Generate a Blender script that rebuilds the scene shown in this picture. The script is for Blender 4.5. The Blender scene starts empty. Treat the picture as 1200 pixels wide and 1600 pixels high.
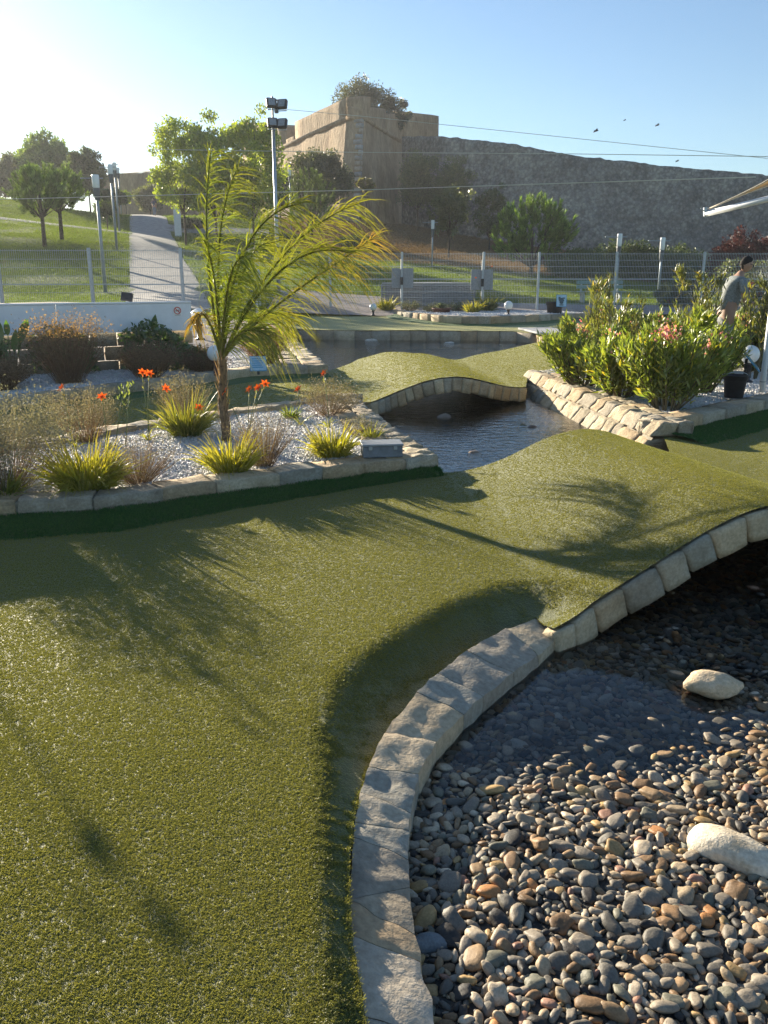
import bpy, math, random
import numpy as np
from mathutils import Vector, Matrix, noise
from mathutils.geometry import delaunay_2d_cdt

R = math.radians
random.seed(7)
rng = np.random.default_rng(7)
scene = bpy.context.scene
col = scene.collection

# ------------------------------------------------------------------ camera, sky, sun, exposure
CAM_H, PITCH, F = 1.55, math.atan(370 / 1300), 1300.0
cam = bpy.data.cameras.new('camera')
cam.sensor_fit = 'VERTICAL'; cam.sensor_height = 24.0; cam.lens = 24.0 * F / 1600
cam.clip_start = 0.05; cam.clip_end = 4000
camo = bpy.data.objects.new('camera', cam); col.objects.link(camo)
camo.location = (0, 0, CAM_H); camo.rotation_euler = (R(90) - PITCH, 0, 0)
scene.camera = camo

SUN_EL, SUN_AZ = R(13.5), R(38)            # azimuth to the left of the view axis
sun_dir = Vector((-math.sin(SUN_AZ) * math.cos(SUN_EL), math.cos(SUN_AZ) * math.cos(SUN_EL), math.sin(SUN_EL)))
world = bpy.data.worlds.new('World'); scene.world = world; world.use_nodes = True
wn = world.node_tree.nodes; wl = world.node_tree.links
bg = wn['Background']
sky = wn.new('ShaderNodeTexSky'); sky.sky_type = 'NISHITA'; sky.sun_disc = False
sky.sun_elevation = SUN_EL; sky.sun_rotation = -SUN_AZ
sky.air_density = 1.0; sky.dust_density = 0.3; sky.ozone_density = 3.2; sky.altitude = 0
wl.new(sky.outputs[0], bg.inputs[0]); bg.inputs[1].default_value = 0.066
sl = bpy.data.lights.new('sun', 'SUN'); sl.energy = 5.0; sl.angle = R(0.55); sl.color = (1.0, 0.89, 0.70)
so = bpy.data.objects.new('sun', sl); col.objects.link(so)
so.rotation_euler = sun_dir.to_track_quat('Z', 'Y').to_euler(); so.location = (-20, 30, 20)
vs = scene.view_settings
vs.view_transform = 'Standard'; vs.look = 'None'; vs.gamma = 1.0; vs.use_curve_mapping = False
vs.exposure = 1.5
scene.render.engine = 'CYCLES'
cy = scene.cycles
cy.use_denoising = True; cy.denoiser = 'OPENIMAGEDENOISE'; cy.denoising_input_passes = 'RGB_ALBEDO_NORMAL'; cy.denoising_prefilter = 'NONE'
cy.max_bounces = 8; cy.transparent_max_bounces = 16; cy.diffuse_bounces = 3; cy.transmission_bounces = 4
cy.caustics_reflective = False; cy.caustics_refractive = False
cy.sample_clamp_indirect = 6.0

# ------------------------------------------------------------------ pixel (photo 1200x1600) -> place
SP, CP = math.sin(PITCH), math.cos(PITCH)
def ray(px, py):
    xc, yc = (px - 600) / F, (800 - py) / F
    return Vector((xc, CP + yc * SP, -SP + yc * CP))
def P(px, py, z=0.0):
    d = ray(px, py); t = (z - CAM_H) / d.z
    return Vector((d.x * t, d.y * t, z))
def D(px, py, Y):
    d = ray(px, py); t = Y / d.y
    return Vector((d.x * t, Y, CAM_H + d.z * t))
def P2(px, py, z=0.0):
    p = P(px, py, z); return (p.x, p.y)

# ------------------------------------------------------------------ object helpers
def tag(o, label=None, cat=None, group=None, kind=None):
    if label: o['label'] = label
    if cat: o['category'] = cat
    if group: o['group'] = group
    if kind: o['kind'] = kind
    return o
def empty(name, loc, label=None, cat=None, group=None, kind=None, rz=0.0):
    o = bpy.data.objects.new(name, None); col.objects.link(o)
    o.location = loc; o.rotation_euler = (0, 0, rz); o.empty_display_size = 0.1
    return tag(o, label, cat, group, kind)
def link_mesh(name, me, mats, parent=None, smooth=False):
    for m in (mats if isinstance(mats, (list, tuple)) else [mats]): me.materials.append(m)
    if smooth: me.polygons.foreach_set('use_smooth', np.ones(len(me.polygons), bool))
    o = bpy.data.objects.new(name, me); col.objects.link(o)
    if parent is not None: o.parent = parent
    return o
def inst(name, me, parent=None, M=None, color=None):
    o = bpy.data.objects.new(name, me); col.objects.link(o)
    if parent is not None: o.parent = parent
    if M is not None: o.matrix_local = M
    if color is not None: o.color = (*color, 1)
    return o
def copy_tree(o, parent=None):
    c = o.copy(); col.objects.link(c)
    c.parent = parent
    for ch in list(o.children): copy_tree(ch, c)
    return c

class MB:
    def __init__(s): s.v = []; s.f = []; s.m = []
    def add(s, v, f, mi=0):
        b = len(s.v); s.v += [tuple(p) for p in v]
        s.f += [tuple(i + b for i in q) for q in f]; s.m += [mi] * len(f); return s
    def box(s, c, size, rz=0.0, mi=0, M=None):
        x, y, z = (k / 2 for k in size); c = Vector(c)
        M = M or Matrix.Rotation(rz, 3, 'Z')
        v = [c + M @ Vector(p) for p in ((-x,-y,-z),(x,-y,-z),(x,y,-z),(-x,y,-z),(-x,-y,z),(x,-y,z),(x,y,z),(-x,y,z))]
        return s.add(v, [(3,2,1,0),(4,5,6,7),(0,1,5,4),(1,2,6,5),(2,3,7,6),(3,0,4,7)], mi)
    def bbox(s, c, size, bv=0.01, rz=0.0, mi=0, M=None):
        # box with chamfered edges
        hx, hy, hz = (k / 2 for k in size); c = Vector(c); M = M or Matrix.Rotation(rz, 3, 'Z')
        bv = min(bv, hx * .9, hy * .9, hz * .9); v = []; idx = {}
        for sx in (-1, 1):
            for sy in (-1, 1):
                for sz in (-1, 1):
                    for k, p in enumerate(((hx, hy - bv, hz - bv), (hx - bv, hy, hz - bv), (hx - bv, hy - bv, hz))):
                        idx[sx, sy, sz, k] = len(v); v.append(c + M @ Vector((sx * p[0], sy * p[1], sz * p[2])))
        f = []
        I = lambda a, b, d, k: idx[a, b, d, k]
        for q in (-1, 1):
            f.append([I(q,-1,-1,0), I(q,1,-1,0), I(q,1,1,0), I(q,-1,1,0)][::q])
            f.append([I(-1,q,-1,1), I(-1,q,1,1), I(1,q,1,1), I(1,q,-1,1)][::q])
            f.append([I(-1,-1,q,2), I(1,-1,q,2), I(1,1,q,2), I(-1,1,q,2)][::q])
        for a in (-1, 1):
            for b in (-1, 1):
                f.append([I(a,b,-1,0), I(a,b,-1,1), I(a,b,1,1), I(a,b,1,0)][::a*b])
                f.append([I(a,-1,b,0), I(a,1,b,0), I(a,1,b,2), I(a,-1,b,2)][::a*b])
                f.append([I(-1,a,b,1), I(-1,a,b,2), I(1,a,b,2), I(1,a,b,1)][::a*b])
                for d in (-1, 1): f.append([I(a,b,d,0), I(a,b,d,1), I(a,b,d,2)][::a*b*d])
        return s.add(v, f, mi)
    def tube(s, pts, rad, n=8, mi=0, cap=True):
        pts = [Vector(p) for p in pts]
        if not isinstance(rad, (list, tuple)): rad = [rad] * len(pts)
        v = []; f = []; a = None
        for i, p in enumerate(pts):
            t = (pts[min(i + 1, len(pts) - 1)] - pts[max(i - 1, 0)]).normalized()
            if a is None: a = t.orthogonal().normalized()
            a = (a - t * a.dot(t)).normalized(); b = t.cross(a)
            for k in range(n):
                th = 2 * math.pi * k / n; v.append(p + (a * math.cos(th) + b * math.sin(th)) * rad[i])
        for i in range(len(pts) - 1):
            for k in range(n):
                f.append((i*n+k, i*n+(k+1)%n, (i+1)*n+(k+1)%n, (i+1)*n+k))
        if cap: f.append(tuple(range(n))[::-1]); f.append(tuple(range((len(pts)-1)*n, len(pts)*n)))
        return s.add(v, f, mi)
    def lathe(s, prof, c=(0,0,0), n=16, mi=0):
        c = Vector(c); v = []; f = []
        for r, z in prof:
            for k in range(n):
                th = 2 * math.pi * k / n; v.append(c + Vector((r * math.cos(th), r * math.sin(th), z)))
        for i in range(len(prof) - 1):
            for k in range(n): f.append((i*n+k, i*n+(k+1)%n, (i+1)*n+(k+1)%n, (i+1)*n+k))
        f.append(tuple(range(n))[::-1]); f.append(tuple(range((len(prof)-1)*n, len(prof)*n)))
        return s.add(v, f, mi)
    def build(s, name, mats, parent=None, smooth=False):
        me = bpy.data.meshes.new(name); me.from_pydata(s.v, [], s.f)
        if any(s.m): me.polygons.foreach_set('material_index', s.m)
        return link_mesh(name, me, mats, parent, smooth)

def np_mesh(name, V, Fq, tint=None):
    """V (n,3); Fq (m,k) constant-size faces; tint (n,3)"""
    me = bpy.data.meshes.new(name)
    n, m, k = len(V), len(Fq), Fq.shape[1]
    me.vertices.add(n); me.vertices.foreach_set('co', np.ascontiguousarray(V, np.float32).ravel())
    me.loops.add(m * k); me.loops.foreach_set('vertex_index', np.ascontiguousarray(Fq, np.int32).ravel())
    me.polygons.add(m)
    me.polygons.foreach_set('loop_start', np.arange(0, m * k, k, dtype=np.int32))
    if tint is not None:
        a = me.attributes.new('tint', 'FLOAT_COLOR', 'POINT')
        c = np.ones((n, 4), np.float32); c[:, :3] = tint
        a.data.foreach_set('color', c.ravel())
    me.update(); me.validate()
    return me
def unit(a): return a / np.maximum(np.linalg.norm(a, axis=-1, keepdims=True), 1e-9)
def leaf_mesh(name, C, Dv, Nv, L, W, tint, fold=0.15):
    """diamond leaves starting at C along Dv"""
    Dv = unit(Dv); S = unit(np.cross(Dv, Nv)); Nn = np.cross(S, Dv)
    L = np.broadcast_to(L, (len(C),))[:, None]; W = np.broadcast_to(W, (len(C),))[:, None]
    V = np.stack([C, C + Dv * L * .45 + S * W / 2 + Nn * W * fold, C + Dv * L - Nn * L * .08, C + Dv * L * .45 - S * W / 2 + Nn * W * fold], 1).reshape(-1, 3)
    Fq = np.arange(len(V)).reshape(-1, 4)
    return np_mesh(name, V, Fq, np.repeat(tint, 4, 0))
def blade_mesh(name, B, Dv, L, W, droop, tint, tip=None, K=4, side=None, pull=(0, 0, -1)):
    """curved tapering blades"""
    n = len(B); Dv = unit(Dv); pull = np.asarray(pull, float)
    L = np.broadcast_to(L, (n,)).astype(float); W = np.broadcast_to(W, (n,)).astype(float); droop = np.broadcast_to(droop, (n,)).astype(float)
    if side is None: side = rng.normal(size=(n, 3))
    S = unit(np.cross(Dv, side)); V = np.zeros((n, K + 1, 2, 3)); T = np.zeros((n, K + 1, 2, 3))
    tip = tint if tip is None else tip
    for k in range(K + 1):
        u = k / K
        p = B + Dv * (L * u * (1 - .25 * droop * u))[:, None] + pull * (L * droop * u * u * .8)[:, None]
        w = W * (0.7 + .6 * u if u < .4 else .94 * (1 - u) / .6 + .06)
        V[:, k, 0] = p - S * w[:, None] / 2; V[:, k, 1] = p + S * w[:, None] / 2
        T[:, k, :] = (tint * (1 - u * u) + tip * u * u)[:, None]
    V = V.reshape(-1, 3); T = T.reshape(-1, 3)
    base = (np.arange(n) * (K + 1) * 2)[:, None]
    Fq = np.concatenate([base + np.array([2*k, 2*k+1, 2*k+3, 2*k+2]) for k in range(K)], 0)
    return np_mesh(name, V, Fq, T)
def rand_rot(n):
    q = unit(rng.normal(size=(n, 4))); w, x, y, z = q.T
    return np.stack([np.stack([1-2*(y*y+z*z), 2*(x*y-z*w), 2*(x*z+y*w)], -1), np.stack([2*(x*y+z*w), 1-2*(x*x+z*z), 2*(y*z-x*w)], -1), np.stack([2*(x*z-y*w), 2*(y*z+x*w), 1-2*(x*x+y*y)], -1)], 1)
def scatter_mesh(name, tv, tf, pos, rot, scale, tint):
    n = len(pos); V = np.einsum('nij,nkj->nki', rot, tv[None] * scale[:, None, :]) + pos[:, None]
    Fq = (np.arange(n) * len(tv))[:, None, None] + tf[None]
    return np_mesh(name, V.reshape(-1, 3), Fq.reshape(-1, tf.shape[1]), np.repeat(tint, len(tv), 0))
def in_poly(pts, poly):
    x, y = pts[:, 0], pts[:, 1]; r = np.zeros(len(pts), bool); n = len(poly)
    for i in range(n):
        x1, y1 = poly[i]; x2, y2 = poly[(i + 1) % n]
        c = ((y1 > y) != (y2 > y)) & (x < (x2 - x1) * (y - y1) / ((y2 - y1) or 1e-12) + x1); r ^= c
    return r
def sample_poly(poly, n, z=None):
    a = np.array(poly); lo, hi = a.min(0), a.max(0); out = np.zeros((0, 2))
    while len(out) < n:
        p = rng.uniform(lo, hi, (n * 2, 2)); out = np.concatenate([out, p[in_poly(p, poly)]])
    return out[:n]
def resample(pts, step, closed=False):
    pts = [Vector(p) for p in pts]; out = []
    m = len(pts) if closed else len(pts) - 1
    for i in range(m):
        a, b = pts[i], pts[(i + 1) % len(pts)]; k = max(1, int(round((b - a).length / step)))
        out += [a.lerp(b, j / k) for j in range(k)]
    if not closed: out.append(pts[-1])
    return out
def smooth_line(pts, it=2):
    pts = [Vector(p) for p in pts]
    for _ in range(it):
        q = [pts[0]]
        for a, b in zip(pts[:-1], pts[1:]): q += [a.lerp(b, .25), a.lerp(b, .75)]
        q.append(pts[-1]); pts = q
    return pts
def sheet(name, poly, step, zf, mat, jitter=.25, smooth=True, attr=None):
    """triangulated polygon with heights zf(x, y)"""
    bd = resample([(p[0], p[1]) for p in poly], step, True)
    a = np.array([(p.x, p.y) for p in bd]); lo, hi = a.min(0), a.max(0)
    gx, gy = np.meshgrid(np.arange(lo[0], hi[0], step), np.arange(lo[1], hi[1], step))
    g = np.stack([gx.ravel(), gy.ravel()], 1); g += rng.uniform(-jitter, jitter, g.shape) * step
    g = g[in_poly(g, a)]
    # keep inner points off the border
    keep = np.ones(len(g), bool)
    for i in range(0, len(g), 2000):
        d = np.linalg.norm(g[i:i+2000, None] - a[None], axis=2).min(1); keep[i:i+2000] = d > step * .5
    g = g[keep]
    vs_ = bd + [Vector(p) for p in g]; n = len(bd)
    v, e, f, *_ = delaunay_2d_cdt(vs_, [(i, (i + 1) % n) for i in range(n)], [], 1, 1e-5)
    me = bpy.data.meshes.new(name)
    me.from_pydata([(p.x, p.y, zf(p.x, p.y)) for p in v], [], f)
    return link_mesh(name, me, mat, None, smooth)

# ------------------------------------------------------------------ materials
def mat_new(name):
    m = bpy.data.materials.new(name); m.use_nodes = True
    nt = m.node_tree; return m, nt, nt.nodes, nt.links, nt.nodes['Principled BSDF']
def ramp(nt, fac, stops):
    r = nt.nodes.new('ShaderNodeValToRGB'); el = r.color_ramp.elements
    while len(el) < len(stops): el.new(0.5)
    for e, (p, c) in zip(el, stops): e.position = p; e.color = (*c, 1)
    nt.links.new(fac, r.inputs[0]); return r.outputs[0]
def nz(nt, scale, detail=4, rough=.6, coord=None, stretch=None):
    n = nt.nodes.new('ShaderNodeTexNoise'); n.inputs['Scale'].default_value = scale; n.inputs['Detail'].default_value = detail; n.inputs['Roughness'].default_value = rough
    c = coord or nt.nodes.new('ShaderNodeNewGeometry').outputs['Position']
    if stretch:
        mp = nt.nodes.new('ShaderNodeMapping'); mp.inputs['Scale'].default_value = stretch; nt.links.new(c, mp.inputs[0]); c = mp.outputs[0]
    nt.links.new(c, n.inputs['Vector']); return n.outputs['Fac']
def mix(nt, a, b, fac, mode='MIX'):
    n = nt.nodes.new('ShaderNodeMix'); n.data_type = 'RGBA'; n.blend_type = mode
    for k, s in ((6, a), (7, b), (0, fac)):
        if isinstance(s, (int, float)): n.inputs[k].default_value = s
        elif isinstance(s, (tuple, list)): n.inputs[k].default_value = (*s, 1)
        else: nt.links.new(s, n.inputs[k])
    return n.outputs[2]
def bump(nt, h, strength, dist, prev=None):
    b = nt.nodes.new('ShaderNodeBump'); b.inputs['Strength'].default_value = strength; b.inputs['Distance'].default_value = dist
    nt.links.new(h, b.inputs['Height'])
    if prev is not None: nt.links.new(prev, b.inputs['Normal'])
    return b.outputs[0]
def simple(name, c, rough=.5, metal=0.0, var=.15, scale=20, bumpd=0.0, coat=0.0):
    m, nt, N, L, b = mat_new(name)
    f = nz(nt, scale, 5); c2 = tuple(max(0, k * (1 - 2 * var)) for k in c); c1 = tuple(k * (1 + var) for k in c)
    L.new(ramp(nt, f, [(.3, c2), (.7, c1)]), b.inputs['Base Color'])
    b.inputs['Roughness'].default_value = rough; b.inputs['Metallic'].default_value = metal; b.inputs['Coat Weight'].default_value = coat
    if bumpd: L.new(bump(nt, f, 1.0, bumpd), b.inputs['Normal'])
    return m
def leafmat(name, trans=.52, gloss=.08, rough=.4, k=(1.25, 1.2, .45)):
    m, nt, N, L, b = mat_new(name); N.remove(b)
    out = N['Material Output']
    a = N.new('ShaderNodeAttribute'); a.attribute_name = 'tint'
    d = N.new('ShaderNodeBsdfDiffuse'); t = N.new('ShaderNodeBsdfTranslucent'); g = N.new('ShaderNodeBsdfGlossy'); g.inputs['Roughness'].default_value = rough
    L.new(a.outputs['Color'], d.inputs[0]); L.new(mix(nt, a.outputs['Color'], k, 1.0, 'MULTIPLY'), t.inputs[0])
    m1 = N.new('ShaderNodeMixShader'); m1.inputs[0].default_value = trans; L.new(d.outputs[0], m1.inputs[1]); L.new(t.outputs[0], m1.inputs[2])
    m2 = N.new('ShaderNodeMixShader'); m2.inputs[0].default_value = gloss; L.new(m1.outputs[0], m2.inputs[1]); L.new(g.outputs[0], m2.inputs[2])
    L.new(m2.outputs[0], out.inputs[0]); return m
def stonemat(name, stops, rough=.85, scale=7, bumpd=.012, use_obj=True, flaky=0.0, attr=False, fine=60):
    m, nt, N, L, b = mat_new(name)
    f = nz(nt, scale, 8, .65); f2 = nz(nt, fine, 4, .6); c = ramp(nt, f, stops)
    if use_obj:
        oi = N.new('ShaderNodeObjectInfo'); c = mix(nt, c, oi.outputs['Color'], 1.0, 'MULTIPLY')
    if attr:
        a = N.new('ShaderNodeAttribute'); a.attribute_name = 'tint'; c = mix(nt, c, a.outputs['Color'], 1.0, 'MULTIPLY')
    c = mix(nt, c, ramp(nt, f2, [(.3, (.72, .7, .68)), (.7, (1.1, 1.1, 1.1))]), 1.0, 'MULTIPLY')
    L.new(c, b.inputs['Base Color']); b.inputs['Roughness'].default_value = rough
    nrm = bump(nt, f, 1.0, bumpd); nrm = bump(nt, f2, .7, bumpd * .35, nrm)
    if flaky:
        f3 = nz(nt, 6, 5, .7, stretch=(1, 4.5, 9)); nrm = bump(nt, f3, 1.0, flaky, nrm)
    L.new(nrm, b.inputs['Normal']); return m

M = {}
M['stone'] = stonemat('limestone', [(.25, (.36, .29, .20)), (.5, (.54, .46, .33)), (.75, (.66, .59, .46))], bumpd=.02, flaky=.02)
M['stone_flat'] = stonemat('bridge_stone', [(.25, (.33, .27, .18)), (.5, (.48, .40, .28)), (.78, (.58, .50, .37))], bumpd=.012)
M['coping'] = stonemat('coping_stone', [(.2, (.30, .245, .17)), (.42, (.45, .38, .28)), (.6, (.53, .45, .33)), (.8, (.60, .55, .46))], scale=6, bumpd=.014, fine=45)
M['mortar'] = simple('mortar', (.36, .32, .25), .95, var=.25, scale=30, bumpd=.01)
M['pebble'] = stonemat('pebble', [(.25, (.6, .6, .6)), (.7, (1.05, 1.0, .95))], rough=.55, scale=14, bumpd=.004, use_obj=True, fine=150)
M['pebble_mass'] = stonemat('pebble_mass', [(.25, (.6, .6, .6)), (.7, (1.05, 1.0, .95))], rough=.55, scale=14, bumpd=.004, use_obj=False, attr=True, fine=150)
for k_ in ('pebble', 'pebble_mass'): M[k_].node_tree.nodes['Principled BSDF'].inputs['Specular IOR Level'].default_value = .3
M['gravel'] = stonemat('white_marble_gravel', [(.2, (.72, .70, .67)), (.7, (.9, .88, .86))], rough=.7, scale=25, bumpd=.006, use_obj=False, attr=True)
M['gravel_base'] = simple('gravel_base', (.66, .64, .61), .9, var=.35, scale=60, bumpd=.02)
M['boulder'] = stonemat('boulder', [(.25, (.5, .4, .26)), (.45, (.75, .68, .56)), (.7, (.92, .88, .8))], rough=.75, scale=9, bumpd=.012, fine=70)
M['metal'] = simple('galvanised_steel', (.42, .46, .5), .45, .6, .1)
M['white'] = simple('white_paint', (.75, .77, .8), .5, 0, .04, 5)
M['dark'] = simple('black_plastic', (.02, .021, .025), .45, 0, .2)
M['glass'] = simple('frosted_white_glass', (.85, .85, .82), .25, 0, .03)
M['slate'] = simple('grey_slate', (.2, .22, .25), .6, 0, .15, 14, .004)
M['greybox'] = simple('grey_boards', (.23, .24, .26), .7, 0, .25, 9)
M['board'] = simple('grey_sign_back', (.3, .32, .34), .6, .2, .1)
M['bark'] = simple('bark', (.1, .075, .05), .9, 0, .35, 12, .02)
M['palm_bark'] = simple('palm_bark', (.22, .15, .085), .9, 0, .4, 25, .02)
M['leaf'] = leafmat('leaf')
M['leaf_dull'] = leafmat('leaf_dull', .3, .04, .5, (1.15, 1.1, .6))
M['leaf_dry'] = leafmat('dry_leaf', .35, .03, .6, (1.2, 1.0, .6))
M['petal'] = leafmat('petal', .5, .03, .5, (1.2, .9, .5))

# ------------------------------------------------------------------ terrain
CTRL = []
for x in (-9, -5, 0, 5, 10):
    for y in (-6, 4, 14): CTRL.append((x, y, 0.0))
for x, y, z in ((-30, -6, 0), (-30, 10, .3), (30, -6, 0), (30, 14, 0), (-3, 24, .15), (3, 24, .12), (9, 24, .1), (-8, 18, .4), (-12, 23, .7), (20, 28, .3), (0, 30.2, .3), (6, 30.2, .3), (12, 30, .3), (-5, 29, .4)): CTRL.append((x, y, z))
for px, py, Y in ((146, 475, 22.5), (165, 458, 35.5), (0, 462, 34), (-200, 450, 34), (70, 385, 46), (97, 376, 48), (0, 395, 44), (-150, 385, 44), (183, 393, 49), (187, 363, 61), (190, 339, 84), (0, 310, 76), (-300, 300, 76), (100, 328, 76),
                  (228, 337, 91), (279, 370, 66), (300, 462, 34), (330, 430, 40), (340, 340, 76), (430, 455, 33), (540, 472, 32), (560, 425, 43), (450, 420, 46), (560, 396, 58), (450, 380, 62), (575, 352, 77), (420, 345, 78),
                  (660, 376, 73), (740, 392, 71), (850, 410, 66), (1000, 418, 66), (1200, 422, 66), (1500, 430, 66), (850, 462, 40), (1050, 462, 40), (1300, 465, 40), (700, 440, 42)):
    p = D(px, py, Y); CTRL.append((p.x, p.y, p.z))
for x in (-120, -60, 0, 60, 120): CTRL.append((x, 110, 8 if x < 10 else 5)); CTRL.append((x, 170, 8 if x < 10 else 5))
CT = np.array(CTRL)
def _phi(r2): return np.where(r2 > 1e-9, .5 * r2 * np.log(np.maximum(r2, 1e-12)), 0)
_n = len(CT); _A = np.zeros((_n + 3, _n + 3))
_A[:_n, :_n] = _phi(((CT[:, None, :2] - CT[None, :, :2]) ** 2).sum(2)) + np.eye(_n) * 2.0
_A[:_n, _n:] = np.c_[np.ones(_n), CT[:, :2]]; _A[_n:, :_n] = _A[:_n, _n:].T
_W = np.linalg.solve(_A, np.r_[CT[:, 2], 0, 0, 0])
def Gn(xy):
    xy = np.atleast_2d(np.asarray(xy, float)); q = np.clip(xy, [-125, -8], [125, 170])
    z = _phi(((q[:, None] - CT[None, :, :2]) ** 2).sum(2)) @ _W[:_n] + _W[_n] + q @ _W[_n + 1:]
    return np.clip(z, -.3, 11)
def sst(a, b, x): t = np.clip((x - a) / (b - a), 0, 1); return t * t * (3 - 2 * t)
def G(x, y): return float(Gn([(x, y)])[0])
def course_mask(x, y): return sst(-10, -9, x) * (1 - sst(11, 12, x)) * sst(-5, -4, y) * (1 - sst(27.2, 28.2, y)) 
def make_ground():
    ys = np.r_[np.linspace(-40, -6, 8), np.arange(-5, 30, .8), np.arange(30, 100, .9), np.linspace(101, 180, 30), np.array([250, 400, 700, 1200, 2000])]
    xs = np.r_[np.array([-1500, -800, -400, -200]), np.linspace(-120, -46, 20), np.arange(-45, 60, .9), np.linspace(61, 120, 15), np.array([200, 400, 800, 1500])]
    X, Y = np.meshgrid(xs, ys); xy = np.c_[X.ravel(), Y.ravel()]
    z = np.concatenate([Gn(xy[i:i+4000]) for i in range(0, len(xy), 4000)])
    z = z - .75 * course_mask(xy[:, 0], xy[:, 1])
    bumpy = np.array([noise.noise(Vector((a * .35, b * .35, 0))) for a, b in xy]) * .07 * (xy[:, 1] > 31)
    V = np.c_[xy, z + bumpy]; nx = len(xs)
    i = (np.arange(len(ys) - 1)[:, None] * nx + np.arange(nx - 1)[None]).ravel()
    # dry slope below the fort
    dry = sst(-9, -3, xy[:, 0] + (xy[:, 1] - 60) * .2) * sst(50, 60, xy[:, 1] + xy[:, 0] * .25)
    dry = np.maximum(dry, .8 * sst(70, 80, xy[:, 1]) * sst(-26, -22, xy[:, 0]) )
    me = np_mesh('ground', V, np.stack([i, i + 1, i + nx + 1, i + nx], 1), np.c_[dry, dry, dry])
    m, nt, N, L, b = mat_new('lawn_and_dry_slope')
    a = N.new('ShaderNodeAttribute'); a.attribute_name = 'tint'
    f = nz(nt, 1.2, 8, .7); f2 = nz(nt, 9, 6, .75); f3 = nz(nt, .25, 3)
    g = ramp(nt, f2, [(.3, (.05, .085, .012)), (.55, (.12, .17, .022)), (.75, (.2, .25, .04))])
    g = mix(nt, g, (.25, .22, .08), ramp(nt, f3, [(.5, (0, 0, 0)), (.75, (.5, .5, .5))]))
    d = ramp(nt, f, [(.3, (.09, .065, .04)), (.5, (.19, .135, .075)), (.72, (.3, .22, .12))])
    fm = N.new('ShaderNodeMath'); fm.operation = 'MULTIPLY_ADD'; L.new(f, fm.inputs[0]); fm.inputs[1].default_value = .9; fm.inputs[2].default_value = -.45
    ad = N.new('ShaderNodeMath'); ad.operation = 'ADD'; ad.use_clamp = True; L.new(a.outputs['Fac'], ad.inputs[0]); L.new(fm.outputs[0], ad.inputs[1])
    st = ramp(nt, ad.outputs[0], [(.4, (0, 0, 0)), (.6, (1, 1, 1))])
    L.new(mix(nt, g, d, st), b.inputs['Base Color']); b.inputs['Roughness'].default_value = .9
    L.new(bump(nt, f2, 1.0, .12, bump(nt, f, .5, .2)), b.inputs['Normal'])
    tag(link_mesh('ground', me, m, None, True), 'sloping lawn and dry hillside below the old fort walls', None, None, 'structure')
make_ground()

def drape(name, left, right, mat, lift=.03, step=1.2, across=6):
    Lp, Rp = resample(left, step), resample(right, step); n = max(len(Lp), len(Rp))
    def at(pts, u):
        k = u * (len(pts) - 1); i = min(int(k), len(pts) - 2); return pts[i].lerp(pts[i + 1], k - i)
    v = []; f = []
    for i in range(n):
        a, b = at(Lp, i / (n - 1)), at(Rp, i / (n - 1))
        for j in range(across + 1):
            p = a.lerp(b, j / across); v.append((p.x, p.y, G(p.x, p.y) + lift + .05 * math.sin(math.pi * j / across)))
    for i in range(n - 1):
        for j in range(across): q = i * (across + 1) + j; f.append((q, q + 1, q + across + 2, q + across + 1))
    me = bpy.data.meshes.new(name); me.from_pydata(v, [], f)
    return tag(link_mesh(name, me, mat, None, True), None, None, None, 'structure')
M['path'] = simple('concrete_path', (.36, .33, .29), .9, 0, .18, 3, .01)
M['pave'] = simple('pink_paving', (.36, .29, .25), .9, 0, .2, 6, .006)
def X_at(px, Y): return (px - 600) / F * Y * 1.04
def lp(px, py, Y): p = D(px, py, Y); return (p.x, p.y)
path_l = [lp(206, 475, 28), lp(203, 458, 35), lp(202, 393, 49), lp(202, 363, 61), lp(204, 339, 84), lp(204, 336, 96)]
path_r = [lp(330, 475, 28), lp(318, 458, 35), lp(285, 393, 49), lp(272, 363, 61), lp(255, 339, 84), lp(252, 336, 96)]
tag(drape('footpath', path_l, path_r, M['path']), 'straight concrete path climbing the lawn')
tag(drape('side_path', [lp(-150, 362, 58), lp(60, 363, 58), lp(204, 363, 60)], [lp(-150, 360, 60), lp(60, 361, 60), lp(204, 360.5, 62)], M['path']), 'narrow path crossing the lawn')
tag(drape('cross_path', [lp(262, 357, 68), lp(420, 362, 68)], [lp(262, 354, 71), lp(420, 359, 71)], M['path']), 'narrow path right of the main path')
tag(drape('pavement', [(-4, 28.6), (14, 28.6)], [(-4, 33.5), (14, 33.5)], M['pave'], .05), 'pinkish paving along the mesh fence')
tag(drape('terrace', [(-14, 13.6), (-2.6, 13.9)], [(-16, 24), (-2.8, 24)], M['pave'], .05), 'pale paving behind the white board')

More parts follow.
